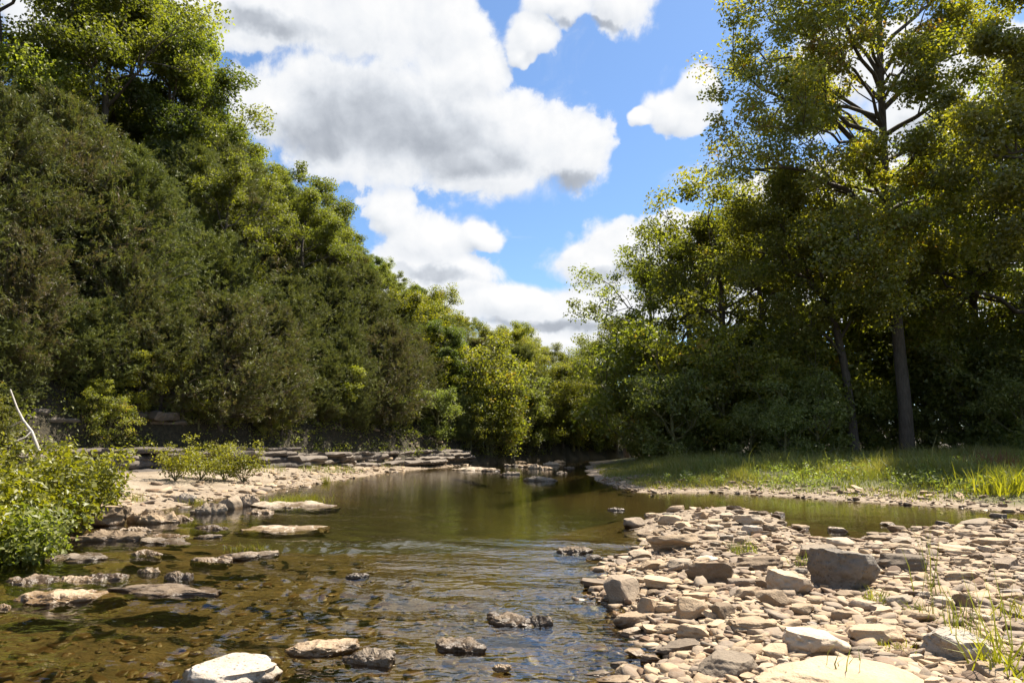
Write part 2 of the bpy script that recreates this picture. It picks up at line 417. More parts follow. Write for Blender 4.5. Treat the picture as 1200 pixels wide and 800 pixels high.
el = t.math('ARCSINE', sx.outputs[2])
Pp = t.new('ShaderNodeCombineXYZ', ins={0: az, 1: el, 2: 0.0}).outputs[0]
def field(off):
    n = t.new('ShaderNodeGroup', node_tree=grp)
    if off: t.l.new(t.vmath('ADD', Pp, off), n.inputs[0])
    else: t.l.new(Pp, n.inputs[0])
    return n.outputs
F0 = field(None); F2 = field((.010, .016, 0))
soft = t.map(t.noise(Pp, 4.2, 2, .5), .38, .62, .14, .62)
cv = t.math('DIVIDE', t.math('ADD', F0[0], t.math('MULTIPLY', soft, .45)), soft, clamp=True)
cover = t.math('MULTIPLY', t.map(cv, 0, 1, 0, 1), t.map(F0[0], -.15, .3, .7, 1))
wsp = t.noise(t.vmath('MULTIPLY', Pp, (1.0, 2.2, 1)), 4.0, 8, .62, 1.1)
cover = t.math('MAXIMUM', cover, t.map(wsp, .54, .80, 0, .55))
shade = t.map(F0[1], -.25, .75, 0, 1)
rim = t.math('SUBTRACT', F0[0], F2[0])
lit = t.math('ADD', t.math('SUBTRACT', .93, t.math('MULTIPLY', shade, .56)), t.math('MULTIPLY', rim, .36))
lit = t.math('MINIMUM', t.math('MAXIMUM', lit, .2), 1.0)
sky = t.new('ShaderNodeTexSky', sky_type='NISHITA', sun_disc=False, sun_elevation=SUN_EL, sun_rotation=SUN_AZ, air_density=1.0, dust_density=.6, ozone_density=2.2, altitude=200)
bright = t.ramp(lit, [(0, (1.4, 1.55, 1.8)), (.3, (2.25, 2.42, 2.7)), (.55, (3.3, 3.48, 3.75)), (.8, (4.2, 4.3, 4.45)), (1, (4.75, 4.75, 4.75))])
up = t.map(sx.outputs[2], -.02, .05, 0, 1)
skc = t.mix(1, sky.outputs[0], (.66, .78, .88), 'MULTIPLY')
colr = t.mix(t.math('MULTIPLY', cover, up), skc, bright)
bg = t.new('ShaderNodeBackground', ins={'Color': colr, 'Strength': .068})
wo = t.new('ShaderNodeOutputWorld'); t.l.new(bg.outputs[0], wo.inputs[0])
W.cycles.sampling_method = 'MANUAL'; W.cycles.sample_map_resolution = 512
sd_ = bpy.data.lights.new('sun', 'SUN'); sun = bpy.data.objects.new('sun', sd_); COL.objects.link(sun)
sd_.energy = 4.3; sd_.angle = R(.53); sd_.color = (1, .92, .79)
sv = Vector((math.sin(SUN_AZ) * math.cos(SUN_EL), math.cos(SUN_AZ) * math.cos(SUN_EL), math.sin(SUN_EL)))
sun.rotation_euler = sv.to_track_quat('Z', 'Y').to_euler()

S.view_settings.view_transform = 'Standard'; S.view_settings.look = 'None'; S.view_settings.gamma = 1
S.view_settings.exposure = 1.65
S.render.engine = 'CYCLES'
S.cycles.max_bounces = 8; S.cycles.diffuse_bounces = 5; S.cycles.glossy_bounces = 2; S.cycles.transmission_bounces = 3; S.cycles.transparent_max_bounces = 8
S.cycles.use_denoising = True; S.cycles.denoiser = 'OPENIMAGEDENOISE'
S.cycles.caustics_reflective = False; S.cycles.caustics_refractive = False
S.cycles.sample_clamp_indirect = 6
S.cycles.use_adaptive_sampling = True; S.cycles.adaptive_threshold = .02

# ------------------------------------------------------------------ trees
def clump_leaves(C, rad, n, L, r, flat=.6, upb=.55):
    """n leaves about each centre of C; returns the leaf quads and a tint per leaf"""
    k = len(C)
    idx = np.repeat(np.arange(k), n)
    off = nrm(r.normal(size=(k * n, 3))) * (r.random((k * n, 1)) ** .45)
    off[:, 2] *= flat
    P = C[idx] + off * rad[idx][:, None] + r.normal(size=(k * n, 3)) * .05
    N = nrm(off * .5 + r.normal(size=(k * n, 3)) * .6 + np.array([0, 0, upb]))
    T = r.normal(size=(k * n, 3)) + off * .6 + np.array([0, 0, -.25]); T = nrm(T - N * (T * N).sum(1, keepdims=True))
    ln = L * (.65 + .7 * r.random(k * n))
    V, Q = leaf_quads(P, T, N, ln, ln * (.55 + .25 * r.random(k * n)))
    tint = np.clip(.45 + r.normal(size=k)[idx] * .17 + r.normal(size=k * n) * .16, 0, 1)
    return V, Q, tint
def crown_mesh(name, C, rad, n, L, r, mat, flat=.6):
    V, Q, tint = clump_leaves(np.asarray(C), np.asarray(rad), n, L, r, flat)
    return mesh_np(name, V, [Q], tint, mat)
def limb_path(a, b, sag, r, n=7, wob=.06):
    a = np.asarray(a, float); b = np.asarray(b, float); s = np.linspace(0, 1, n)[:, None]
    p = a + (b - a) * s
    p[:, 2] += sag * np.sin(s[:, 0] * math.pi)
    w = r.normal(size=(n, 3)) * np.linalg.norm(b - a) * wob; w[0] = 0
    return p + w * (s * .9 + .1)
def branchy(limbs, r, sub=(.34, .95), nsub=5, sublen=.42, rc=.8):
    """limbs: list of (path, r0). Adds side branches; returns the tubes, clump centres and radii"""
    tubes = []; C = []; rad = []
    for path, r0 in limbs:
        n = len(path); tubes.append(tube(path, r0 * (1 - np.linspace(0, 1, n)) ** .8 + .012, 6))
        L = np.linalg.norm(path[-1] - path[0]); d = nrm(path[-1] - path[0])
        C.append(path[-1]); rad.append(rc * r.uniform(.7, 1.15))
        for j in range(nsub):
            s = r.uniform(*sub); i = s * (n - 1); k = int(i); p = path[k] + (path[min(k + 1, n - 1)] - path[k]) * (i - k)
            side = nrm(np.cross(d, r.normal(size=3)) + np.array([0, 0, .25]))
            e = p + nrm(d * r.uniform(.4, 1.0) + side * r.uniform(.6, 1.1)) * L * sublen * r.uniform(.6, 1.25) * (1.15 - .5 * s)
            q = limb_path(p, e, r.uniform(-.05, .1) * L, r, 4, .08)
            tubes.append(tube(q, np.linspace(r0 * .32 * (1 - s * .5) + .012, .012, 4), 5))
            C.append(e); rad.append(rc * r.uniform(.65, 1.2))
            m = q[2] + r.normal(size=3) * .25; C.append(m); rad.append(rc * r.uniform(.5, .95))
    return tubes, C, rad
def broad_proto(seed, H, Rr, base, nl, leaves, leaf, rc, mat, lean=(0, 0), up=.45, bark=None):
    r = np.random.default_rng(seed)
    n = 12; s = np.linspace(0, 1, n)
    tp = np.stack([lean[0] * s ** 1.5, lean[1] * s ** 1.5, H * .9 * s], -1); w = r.normal(size=(n, 3)) * H * .012; w[0] = 0; w[:, 2] = 0
    tp += np.cumsum(w, 0) * .6
    r0 = H * .0155 + .02
    tb = [tube(np.vstack([tp[0] - [0, 0, .6], tp]), np.concatenate([[r0 * 1.5], r0 * 1.15 * (1 - s) ** .75 + .02]), 9)]
    limbs = []
    for i in range(nl):
        q = base + (.98 - base) * ((i + r.random()) / nl); az = i * 2.4 + r.uniform(-.5, .5)
        x = (q - base) / (1 - base)
        prof = Rr * (math.sin(math.pi * min(1, .12 + .95 * x) ** .8) ** .6 + .15) * r.uniform(.65, 1.12)
        k = q * (n - 1); a = tp[int(k)] + (tp[min(int(k) + 1, n - 1)] - tp[int(k)]) * (k - int(k))
        rise = prof * (up + .9 * x * x) * r.uniform(.7, 1.3) - (.15 * prof if x < .25 else 0)
        b = a + np.array([math.cos(az) * prof, math.sin(az) * prof, rise])
        limbs.append((limb_path(a, b, -.05 * prof, r), r0 * .45 * (1 - .6 * x)))
    tubes, C, rad = branchy(limbs, r, rc=rc)
    C.append(tp[-1]); rad.append(rc)
    per = max(6, int(leaves / len(C)))
    me_t = mesh_np('trunk', *(lambda vq: (vq[0], [vq[1]]))(join(tb + tubes)), mat=bark or M_BARK, smooth=True)
    me_c = crown_mesh('crown', C, rad, per, leaf, r, mat)
    return me_t, me_c
def cedar_proto(seed, H, Rr, nb, ntuft):
    r = np.random.default_rng(seed)
    n = 9; s = np.linspace(0, 1, n); tp = np.stack([0 * s, 0 * s, H * .97 * s], -1); tp[:, :2] += np.cumsum(r.normal(size=(n, 2)) * .05, 0)
    tb = [tube(np.vstack([tp[0] - [0, 0, .6], tp]), np.concatenate([[.2], .15 * (1 - s) + .012]), 7)]
    Cs = []; Ds = []; dead = []
    for i in range(nb):
        q = .05 + .93 * (i + r.random()) / nb; az = i * 2.4 + r.uniform(-.6, .6)
        prof = Rr * (min(1, (1 - q) * 1.35 + .07) ** .75) * (.55 + .45 * min(1, q * 6)) * r.uniform(.6, 1.2)
        k = q * (n - 1); a = tp[int(k)] + (tp[min(int(k) + 1, n - 1)] - tp[int(k)]) * (k - int(k))
        b = a + np.array([math.cos(az) * prof, math.sin(az) * prof, prof * (.15 + .75 * q) * r.uniform(.4, 1.5)])
        pth = limb_path(a, b, -.08 * prof, r, 6, .05)
        tb.append(tube(pth, np.linspace(.035 * (1 - q) + .012, .006, 6), 4))
        for _ in range(ntuft):
            w = r.uniform(.22, 1.03) ** .8; kk = min(w, .999) * 5; c = pth[int(kk)] + (pth[int(kk) + 1] - pth[int(kk)]) * (kk - int(kk))
            d = nrm(nrm(b - a) * .8 + r.normal(size=3) * .55 + np.array([0, 0, .25]))
            Cs.append(c + r.normal(size=3) * .13 * prof * .7); Ds.append(d); dead.append(w < .38)
    Cs = np.array(Cs); Ds = np.array(Ds); dead = np.array(dead)
    m = 16; idx = np.repeat(np.arange(len(Cs)), m); K = len(idx)
    along = r.random((K, 1)) ** 1.0
    D = nrm(Ds[idx] + r.normal(size=(K, 3)) * .45)
    base = Cs[idx] + Ds[idx] * (along - .3) * .42 + r.normal(size=(K, 3)) * .035
    L = r.uniform(.09, .22, K)[:, None]; Wd = r.uniform(.012, .026, K)[:, None]
    B = nrm(np.cross(D, r.normal(size=(K, 3))))
    V = np.stack([base - B * Wd, base + B * Wd, base + D * L], 1).reshape(-1, 3)
    tint = np.clip(.5 + .16 * r.normal(size=len(Cs))[idx] + .12 * r.normal(size=K), .22, 1)
    tint = np.where(dead[idx] & (r.random(K) < .5), r.uniform(0, .22, K), tint)
    me_t = mesh_np('trunk', *(lambda vq: (vq[0], [vq[1]]))(join(tb)), mat=M_BARK, smooth=True)
    return me_t, mesh_np('crown', V, [np.arange(K * 3).reshape(-1, 3)], tint, M_CEDAR)

TREES = []          # (object, description, anchor point) so that the labels can be ranked at the end
def plant(name, protos, loc, rz, sc, cat, group, desc, sz=None, region=None):
    o = bpy.data.objects.new(name, None); COL.objects.link(o); o.empty_display_size = .3
    o.location = loc; o.rotation_euler = (0, 0, rz); o.scale = (sc, sc, sz or sc)
    tag(o, None, cat, group)
    for nme, me in zip(('trunk', 'crown') if name.endswith('tree') or name.endswith('cedar') else ('stem', 'foliage'), protos):
        obj(nme, me, o)
    TREES.append([o, desc, region, np.array(loc)])
    return o

CED = [cedar_proto(100 + i, h, w, 180, 30) for i, (h, w) in enumerate([(7.0, 3.2), (7.8, 3.3), (6.2, 3.3), (7.0, 2.7)])]
BRD = [broad_proto(200 + i, h, w, b, 15, 40000, .16, rc, mt) for i, (h, w, b, rc, mt) in enumerate([
    (12, 3.9, .22, 1.0, M_BROAD), (13.5, 4.2, .3, 1.05, M_BROAD), (11, 4.1, .2, .95, M_BROAD), (12.5, 3.6, .25, .95, M_DARK)])]
YEL = [broad_proto(230 + i, h, w, .15, 12, 12000, .17, .7, M_YELLOW) for i, (h, w) in enumerate([(6.5, 2.4), (7.5, 2.3)])]

FARB = [broad_proto(270 + i, (12, 13.5)[i], 4.6, .14, 16, 30000, .19, 1.25, M_WOOD) for i in range(2)]
# ---- the wooded hillside on the left
HT = 'trees covering the left hillside'
def spots(n, ylo, yhi, dmin_f, accept):
    out = []; arr = np.zeros((900, 3)); r = np.random.default_rng(31)
    for _ in range(n):
        y = r.uniform(ylo, yhi); d = r.uniform(1.2, 62) if r.random() < .5 else r.uniform(1.2, 20); i = r.uniform(0.6, len(FOOT) - 2) if r.random() < .4 else r.uniform(.6, 6); k = int(i); f = i - k
        p = FOOT[k] * (1 - f) + FOOT[k + 1] * f; tg = nrm(FOOT[k + 1] - FOOT[k]); p = p + np.array([-tg[1], tg[0]]) * d
        if not (8 < p[1] < 175): continue
        s = foot_sd(p[None])[0]
        if not accept(p, s): continue
        dm = dmin_f(p, s)
        m_ = len(out)
        if m_ and (((arr[:m_, :2] - p) ** 2).sum(1) < np.minimum(arr[:m_, 2], dm) ** 2).any(): continue
        arr[m_] = (p[0], p[1], dm)
        out.append((p[0], p[1], s, dm))
    return out
def hill_ok(p, s):
    if s < 1.2: return False
    a = p[0] / p[1]
    if a < -1.02 or a > .2: return False
    if p[1] < 55 and s > 20: return False
    if s > 24 + (p[1] - 55) * .35: return False
    return True
def hill_sp(p, s):
    return (2.6 if s < 10 else 3.4) + max(0, p[1] - 35) * .022
SKY_U = [-300, 0, 185, 248, 300, 345, 400, 450, 500, 545, 590, 640, 690, 720, 800]
SKY_V = [-330, -110, -5, 68, 148, 205, 238, 288, 328, 362, 391, 398, 424, 436, 445]
hs = spots(26000, 8, 175, hill_sp, hill_ok)
r = np.random.default_rng(5)
for x, y, s, dm in hs:
    pc = .92 if s < 8 else .8 if s < 11.5 else .3 if s < 14 else .03
    if y > 42: pc *= .65
    if y > 56: pc *= .3
    if x > 2: pc = 0
    z = gz(x, y) - .1
    def fit(h0, sc):                       # crowns end at the hill's treeline
        u0, v0 = proj((x, y, z + h0 * sc)); ts = np.interp(u0 + (2.5 if u0 > 30 else 1.0) * sc * F / y, SKY_U, SKY_V)
        lim = far(u0, ts + r.uniform(0, 14), y)[2] - z
        if h0 * sc > lim or s > 13: return min(max(lim / h0, .0), 1.35)
        return sc
    if r.random() < pc:
        sc = fit(7.5, r.uniform(.75, 1.15) * (.8 if s < 4 else 1))
        if sc < .35: continue
        plant('cedar', CED[r.integers(4)], (x, y, z), r.uniform(0, 6.28), sc, 'tree', HT, 'feathery cedar', region='hill', sz=sc * r.uniform(.9, 1.15))
    else:
        k = r.integers(4); sc = r.uniform(.78, 1.12)
        if s < 9: sc *= .62
        sc = fit((12, 13.5, 11, 12.5)[k], sc)
        if sc < .35: continue
        plant('broadleaf_tree', BRD[k] if not (x > -7 and y > 52) else FARB[k % 2], (x, y, z), r.uniform(0, 6.28), sc, 'tree', HT, 'dark green leafy tree' if k == 3 and not (x > -7 and y > 52) else 'green leafy tree', region='hill', sz=sc * r.uniform(.9, 1.1))
for i, f in enumerate(np.arange(1.95, 6.7, .145)):      # low growth along the hill foot
    k = int(f); q = FOOT[k] * (1 - f + k) + FOOT[k + 1] * (f - k); tg = nrm(FOOT[k + 1] - FOOT[k]); q = q + np.array([-tg[1], tg[0]]) * r.uniform(1.5, 3.6)
    sc = r.uniform(.32, .62)
    plant('cedar', CED[r.integers(4)], (q[0], q[1], gz(*q) - .15), r.uniform(0, 6.28), sc, 'tree', HT, 'low feathery cedar', region='hill', sz=sc * r.uniform(.8, 1.05))
# bright young trees among the cedars
for u, v, y, sc, k in [(160, 498, 24.5, .40, 0), (213, 500, 25, .46, 1), (240, 494, 27, .30, 0), (185, 440, 28, .42, 1), (398, 505, 35, .5, 0), (478, 452, 43, .9, 1), (512, 490, 44, .62, 0), (560, 522, 47, .6, 0), (112, 508, 22, .22, 1), (540, 508, 46, .45, 1), (330, 515, 29, .25, 0)]:
    for y in np.arange(20, 62, .25):          # where the slope comes up to that line of sight
        p = far(u, v, y); z = gz(p[0], p[1])
        if z >= p[2]: break
    plant('sapling_tree', YEL[k], (p[0], p[1], z - .1), u, sc, 'tree', 'bright young trees among the cedars', 'yellow-green young tree', region='young')

# ---- the tall sycamore on the right bank
def lump(name, trunk_px, y, r0, limb_px, seed, leaves, leaf, rc, mat, bark, nsub=6, extra=()):
    r = np.random.default_rng(seed)
    tp = np.array([far(u, v, y + dy) for u, v, dy in trunk_px]); org = tp[0].copy(); org[2] = gz(org[0], org[1])
    tp[0, 2] = org[2] - .5
    n = len(tp); tb = [tube(tp, np.array([r0 * 1.25] + [r0 * (1 - i / n) ** .85 + .03 for i in range(1, n)]), 10)]
    limbs = []
    vs = [q[1] for q in trunk_px]
    for (v0, u1, v1, dy, sag, th) in limb_px:
        k = next((i for i in range(n - 1) if vs[i] >= v0 >= vs[i + 1]), n - 2); f = (vs[k] - v0) / (vs[k] - vs[k + 1]); a = tp[k] + (tp[k + 1] - tp[k]) * f
        b = far(u1, v1, y + dy)
        limbs.append((limb_path(a, b, sag, r, 8, .035), th))
    tubes, C, rad = branchy(limbs, r, (.22, 1), nsub, .40, rc)
    C.append(tp[-1]); rad.append(rc)
    C = np.array(C); per = int(leaves / len(C))
    V, Q = join(tb + tubes)
    o = bpy.data.objects.new(name, None); COL.objects.link(o); o.location = org
    obj('trunk', mesh_np('trunk', V - org, [Q], mat=bark, smooth=True), o)
    obj('crown', crown_mesh('crown', C - org, rad, per, leaf, r, mat, .55), o)
    return o
syc = lump('sycamore_tree', [(1064, 545, 0), (1061, 480, 0), (1053, 400, 0), (1045, 320, 0), (1038, 250, 0), (1036, 180, 0), (1032, 90, .3), (1030, 10, .5), (1024, -70, .8), (1018, -130, 1)], 37, .34, [
    (262, 868, 192, -2, 1.2, .17), (270, 905, 250, 3, .8, .12), (200, 835, 78, -1, 1.0, .17), (170, 880, 120, -3.5, .8, .14), (150, 850, 45, 3, .6, .12), (120, 900, 20, -2, .6, .13), (90, 930, -30, 2, .6, .12),
    (200, 940, 150, -5, .6, .12), (110, 960, -10, -5, .5, .12), (60, 880, -50, 0, .5, .12), (20, 960, -110, -1, .5, .1), (-30, 1010, -150, 2, .3, .08),
    (130, 1160, 52, -2, .8, .15), (190, 1140, 150, 3, .6, .14), (160, 1180, 110, -4, .6, .14), (90, 1110, 10, -3, .6, .12), (60, 1150, -30, 1, .6, .12), (20, 1100, -80, -2, .4, .12), (230, 1130, 215, -4, .6, .13), (250, 1170, 240, 2, .8, .13),
    (330, 985, 285, -4, 1.0, .12), (350, 960, 320, 2, 1.0, .10), (320, 1120, 300, -3, .8, .11), (340, 1150, 330, 3, .8, .11), (240, 1000, 190, -3, .5, .1), (290, 1000, 262, -5, .4, .09), (270, 1085, 262, -5, .4, .09), (120, 1080, 60, -4, .4, .1), (80, 985, 0, -3, .4, .1), (230, 850, 215, 1, .8, .1), (180, 940, 100, 4, .6, .1), (340, 1030, 330, -4.5, .3, .07), (150, 985, 40, -4, .5, .1), (100, 1075, 90, -5, .4, .1), (220, 1095, 180, -5, .4, .1), (360, 1000, 345, -3, .5, .08), (370, 1105, 370, 3, .5, .08), (140, 905, 130, 1, .6, .12), (250, 930, 222, 0, .6, .1)],
    11, 120000, .18, 1.15, M_SYC, M_SBARK, 9)
tag(syc, 'tallest sycamore, thick straight trunk and open yellow-green crown above the right bank', 'tree')
ovr = lump('overhanging_tree', [(1330, 575, 0), (1322, 480, 0), (1318, 380, 0), (1305, 280, 0), (1296, 180, 0), (1285, 60, 0), (1270, -80, 0), (1260, -160, 0)], 29, .36, [
    (330, 1150, 232, -1, 1.0, .15), (300, 1185, 290, 1, .8, .12), (250, 1165, 170, -2, 1.0, .14), (200, 1140, 120, 1, .8, .13), (150, 1190, 60, -2, .7, .12), (220, 1120, 190, 3, .8, .12), (60, 1170, -20, 1, .6, .12), (20, 1200, -70, -2, .5, .1),
    (270, 1400, 200, 0, 1, .14), (80, 1390, -40, -1, .8, .12), (330, 1230, 350, 2, .6, .1), (280, 1240, 240, -3, .5, .1), (160, 1330, 60, -4, .5, .1), (100, 1290, 20, 4, .5, .1)],
    12, 60000, .17, 1.15, M_SYC, M_SBARK, 5)
tag(ovr, 'leafy tree reaching in from beyond the right edge with curved branches', 'tree')
lean = lump('leaning_tree', [(1003, 540, 0), (997, 480, 0), (990, 430, 0), (980, 385, 0), (966, 350, 0), (945, 320, .3), (915, 290, .6), (890, 270, 1)], 38.5, .24, [
    (352, 870, 340, -2, 1.6, .12), (340, 850, 300, 2, 1.2, .1), (330, 900, 250, -2, .8, .1), (320, 930, 240, 2, .8, .1), (370, 990, 300, -3, .6, .1), (360, 1005, 270, 2, .6, .1), (400, 1030, 350, -2, .5, .08), (350, 960, 270, -4, .5, .1), (305, 860, 262, 0, .6, .08), (420, 930, 380, -3, .6, .08), (290, 925, 225, 1, .3, .08)],
    13, 32000, .16, 1.05, M_WOOD, M_BARK, 7)
tag(lean, 'dark-stemmed tree leaning left in a long arch beside the tall sycamore', 'tree')
# ---- the wood behind the meadow
BRR = [broad_proto(250 + i, h, w, b, 17, 21000, .185, rc, mt) for i, (h, w, b, rc, mt) in enumerate([
    (16, 5.0, .18, 1.15, M_BROAD), (17.5, 5.2, .28, 1.2, M_WOOD), (15, 4.8, .22, 1.1, M_WOOD)])]
WT = 'trees of the wood behind the grassy bank'
for u, y, H, k, rz in [(735, 56, 11.5, 0, 0), (765, 51, 15.2, 0, 2), (812, 48, 16.5, 0, 1), (858, 45, 17.2, 2, 3), (908, 44, 17.0, 1, 5), (945, 48, 17.5, 0, 4), (1092, 42, 17, 1, 1.4), (1150, 41, 18, 2, .3), (1215, 38, 20, 1, 2.2), (1290, 38, 22, 0, 1.2), (1020, 46, 18, 2, 3.3), (850, 58, 17, 2, .2), (960, 57, 18, 2, .8), (1060, 55, 18, 2, 2.9), (1180, 52, 18, 2, 3.9), (700, 70, 9.5, 0, .5), (722, 64, 9, 2, 1.5), (1370, 44, 22, 0, 1)]:
    x = (u - 600) / F * y / 1.0 * (CP + .0 * SP); x = far(u, 517, y)[0]
    h0 = (16, 17.5, 15)[k]; sc = H / h0
    plant('broadleaf_tree', BRR[k], (x, y, gz(x, y) - .1), rz, sc, 'tree', WT, ('green spreading tree', 'tall yellowish-green tree', 'yellowish-green leafy tree')[k], region='wood')
# ---- shrubs
SHR = [broad_proto(300 + i, 3.0, 1.5, .04, 14, 7000, .12, .5, mt, up=.7, bark=M_STEM) for i, mt in enumerate([M_SHRUB, M_BROAD, M_WOOD])]
r = np.random.default_rng(77)
us = list(np.linspace(752, 1290, 29))
for i, u in enumerate(us):
    y = r.uniform(34.5, 40) + max(0, (800 - u)) * .10; x = far(u, 517, y)[0]; k = int(r.choice([0, 1, 2, 2, 0])); sc = r.uniform(.55, 1.5)
    if 965 < u < 1100: y = max(y, 39.5)
    if u > 1110 or 860 < u < 960: k = 0; sc *= 1.25; y -= 1.5
    plant('shrub', SHR[k], (x, y, gz(x, y) - .05), r.uniform(0, 6), sc, 'shrub', 'shrubs under the right-hand wood', ('pale grey-green shrub', 'leafy green shrub', 'yellowish green shrub')[k], region='shrub')
for i in range(16):
    u = r.uniform(730, 1290); y = r.uniform(41, 50); x = far(u, 517, y)[0]; sc = r.uniform(1.6, 2.6)
    plant('shrub', SHR[1], (x, y, gz(x, y) - .05), r.uniform(0, 6), sc, 'shrub', 'shrubs under the right-hand wood', 'shaded shrub deep in wood', region='shrub')
for u in [775, 800, 826, 852, 884, 912, 940, 1118, 1142, 1166, 1190, 1216, 1245]:
    y = r.uniform(36.5, 42) + max(0, 800 - u) * .1; x = far(u, 517, y)[0]; k = int(r.choice([0, 2])); sc = r.uniform(1.1, 1.9)
    plant('shrub', SHR[k], (x, y, gz(x, y) - .05), r.uniform(0, 6), sc, 'shrub', 'shrubs under the right-hand wood', ('pale grey-green shrub', '', 'yellowish green shrub')[k], region='shrub')
for i in range(46):   # along the far shore and the hill foot
    f = r.uniform(2.3, 6.6) if i > 26 else r.uniform(6.0, 8.6); k = int(f); p = FOOT[k] * (1 - f + k) + FOOT[k + 1] * (f - k); tg = nrm(FOOT[k + 1] - FOOT[k]); p = p + np.array([-tg[1], tg[0]]) * r.uniform(.8, 2.2)
    kk = int(r.choice([0, 2, 2])) if p[0] > -8 else 2; sc = r.uniform(.5, 1.0) if i > 26 else r.uniform(.9, 1.7)
    if p[0] < -8: sc *= .5
    plant('shrub', SHR[kk], (p[0], p[1], gz(*p) - .05), r.uniform(0, 6), sc, 'shrub', 'shrubs along the far shore', ('pale grey-green shrub', '', 'yellowish green shrub')[kk], region='shore')
# big bright bush on the left bank
def bush(name, pxs, seed, leaves, leaf, mat, label, hgt, spread):
    r = np.random.default_rng(seed); C = []; rad = []; tb = []
    base = at(*pxs[0], .25); base[2] = gz(base[0], base[1])
    for (u, v) in pxs:
        b = at(u, v, .25); b[2] = gz(b[0], b[1])
        for j in range(9):
            tip = b + np.array([r.normal() * spread, r.normal() * spread, hgt * r.uniform(.35, 1.0)])
            q = limb_path(b, tip, .05, r, 5, .05); tb.append(tube(q, np.linspace(.016, .005, 5), 4))
            for s in (2, 3, 4): C.append(q[s] + r.normal(size=3) * .06); rad.append(r.uniform(.14, .3))
    o = bpy.data.objects.new(name, None); COL.objects.link(o); o.location = base
    V, Q = join(tb); obj('stem', mesh_np('stem', V - base, [Q], mat=M_STEM), o)
    obj('foliage', crown_mesh('foliage', np.array(C) - base, rad, int(leaves / len(C)), leaf, r, mat, .8), o)
    return tag(o, label, 'bush')
bush('leafy_bush', [(-40, 640), (0, 628), (30, 618), (62, 612), (95, 606), (115, 598), (20, 600), (60, 595), (-20, 600)], 61, 16000, .085, M_YELLOW, 'big bright yellow-green leafy bush at the left water edge', 1.35, .28)
bush('creeping_bush', [(8, 632), (30, 634), (48, 628)], 63, 5000, .07, M_BROAD, 'green creeper hanging down below the big yellow-green bush', .75, .16)
bush('leafy_bush', [(205, 566), (235, 564), (262, 563), (285, 562), (250, 556)], 62, 7000, .07, M_YELLOW, 'rounded grassy yellow-green bush in front of the rock ledge', 1.15, .45)
bush('leafy_bush', [(402, 536)], 64, 1200, .09, M_YELLOW, 'small bright bush growing on the rock ledge', .6, .3)
# white dead branch
r = np.random.default_rng(3)
pts = [far(u, v, 21) for u, v in [(12, 456), (20, 478), (27, 492), (37, 505), (46, 528)]]
V1 = tube(pts, [.02, .028, .035, .04, .045], 6); V2 = tube([far(27, 492, 21), far(18, 497, 21.2), (far(8, 502, 21.3))], [.025, .018, .01], 5); V3 = tube([far(37, 505, 21), far(30, 512, 20.8), far(16, 517, 20.6)], [.025, .018, .01], 5)
V, Q = join([V1, V2, V3]); tag(obj('dead_branch', mesh_np('dead_branch', V, [Q], mat=M_DEAD, smooth=True)), 'bare white forked dead branch on the slope above the yellow-green bush', 'branch')

# ------------------------------------------------------------------ grass
def blades(P, h, w, r, lean=.35):
    n = len(P); a = r.uniform(0, 6.28, n); B = np.stack([np.cos(a), np.sin(a), 0 * a], -1)
    d = r.normal(size=(n, 3)) * lean; d[:, 2] = 1; d = nrm(d); d2 = d + r.normal(size=(n, 3)) * lean * .9; d2[:, 2] -= lean * .5; d2 = nrm(d2)
    h = h[:, None]; w = w[:, None]
    m_ = P + d * h * .55; t_ = m_ + d2 * h * .45
    V = np.stack([P - B * w, P + B * w, m_ + B * w * .7, m_ - B * w * .7, t_], 1).reshape(-1, 3)
    i = np.arange(n)[:, None] * 5
    return V, i + np.array([[0, 1, 2, 3]]), i + np.array([[3, 2, 4]])
def grass_mesh(P, h, w, r, tint, lean=.35, mat=None):
    V, Q, T = blades(P, h, w, r, lean)
    return mesh_np('grass', V, [Q, T], np.concatenate([tint, tint]), mat or M_GRASS)
r = np.random.default_rng(17)
n = 190000; y = r.uniform(15, 42, n); a = r.uniform(.08, .86, n); x = a * y
P = np.stack([x, y], -1); z, _, s, _, _ = ground(x, y); nz = fbm(np.stack([x, y, 0 * x], -1) * .45, 3, 71)
keep = (s > .35 + .8 * r.random(n)) & (r.random(n) < np.clip(.7 + nz * 1.2, .1, 1) * np.where(a > .5, .55 + .45 * sstep(1.5, 5, s), 1)); P3 = np.stack([x, y, z], -1)[keep]; s = s[keep]; k = len(P3); nzk = nz[keep]
h = (.09 + .26 * sstep(1, 5, s) + .14 * nzk) * r.uniform(.45, 1.3, k) * (.55 + 1.1 * np.clip(.5 + fbm(P3 * np.array([1.3, 1.3, 0]), 3, 88), 0, 1)) * np.where(r.random(k) < .03, 1.7, 1)
tag(obj('meadow_grass', grass_mesh(P3, np.maximum(h, .06), r.uniform(.007, .014, k), r, np.clip(.6 + nzk * .5 + r.normal(size=k) * .2, 0, 1))), 'yellow-green meadow grass on the right bank below the wood', 'grass', kind='stuff')
n = 26000; f = r.uniform(1.5, 7.6, n); k_ = f.astype(int); q = FOOT[k_] * (1 - (f - k_))[:, None] + FOOT[k_ + 1] * (f - k_)[:, None]
tg = nrm(FOOT[k_ + 1] - FOOT[k_]); off = r.uniform(-3.2, 5, n); q = q + np.stack([-tg[:, 1], tg[:, 0]], -1) * off[:, None]
z, s, _, _, _ = ground(q[:, 0], q[:, 1]); nz = fbm(np.stack([q[:, 0], q[:, 1], 0 * z], -1) * .6, 3, 72)
keep = (s > .5) & (nz > .12) & (off < 4) ; P3 = np.stack([q[:, 0], q[:, 1], z], -1)[keep]; k = len(P3)
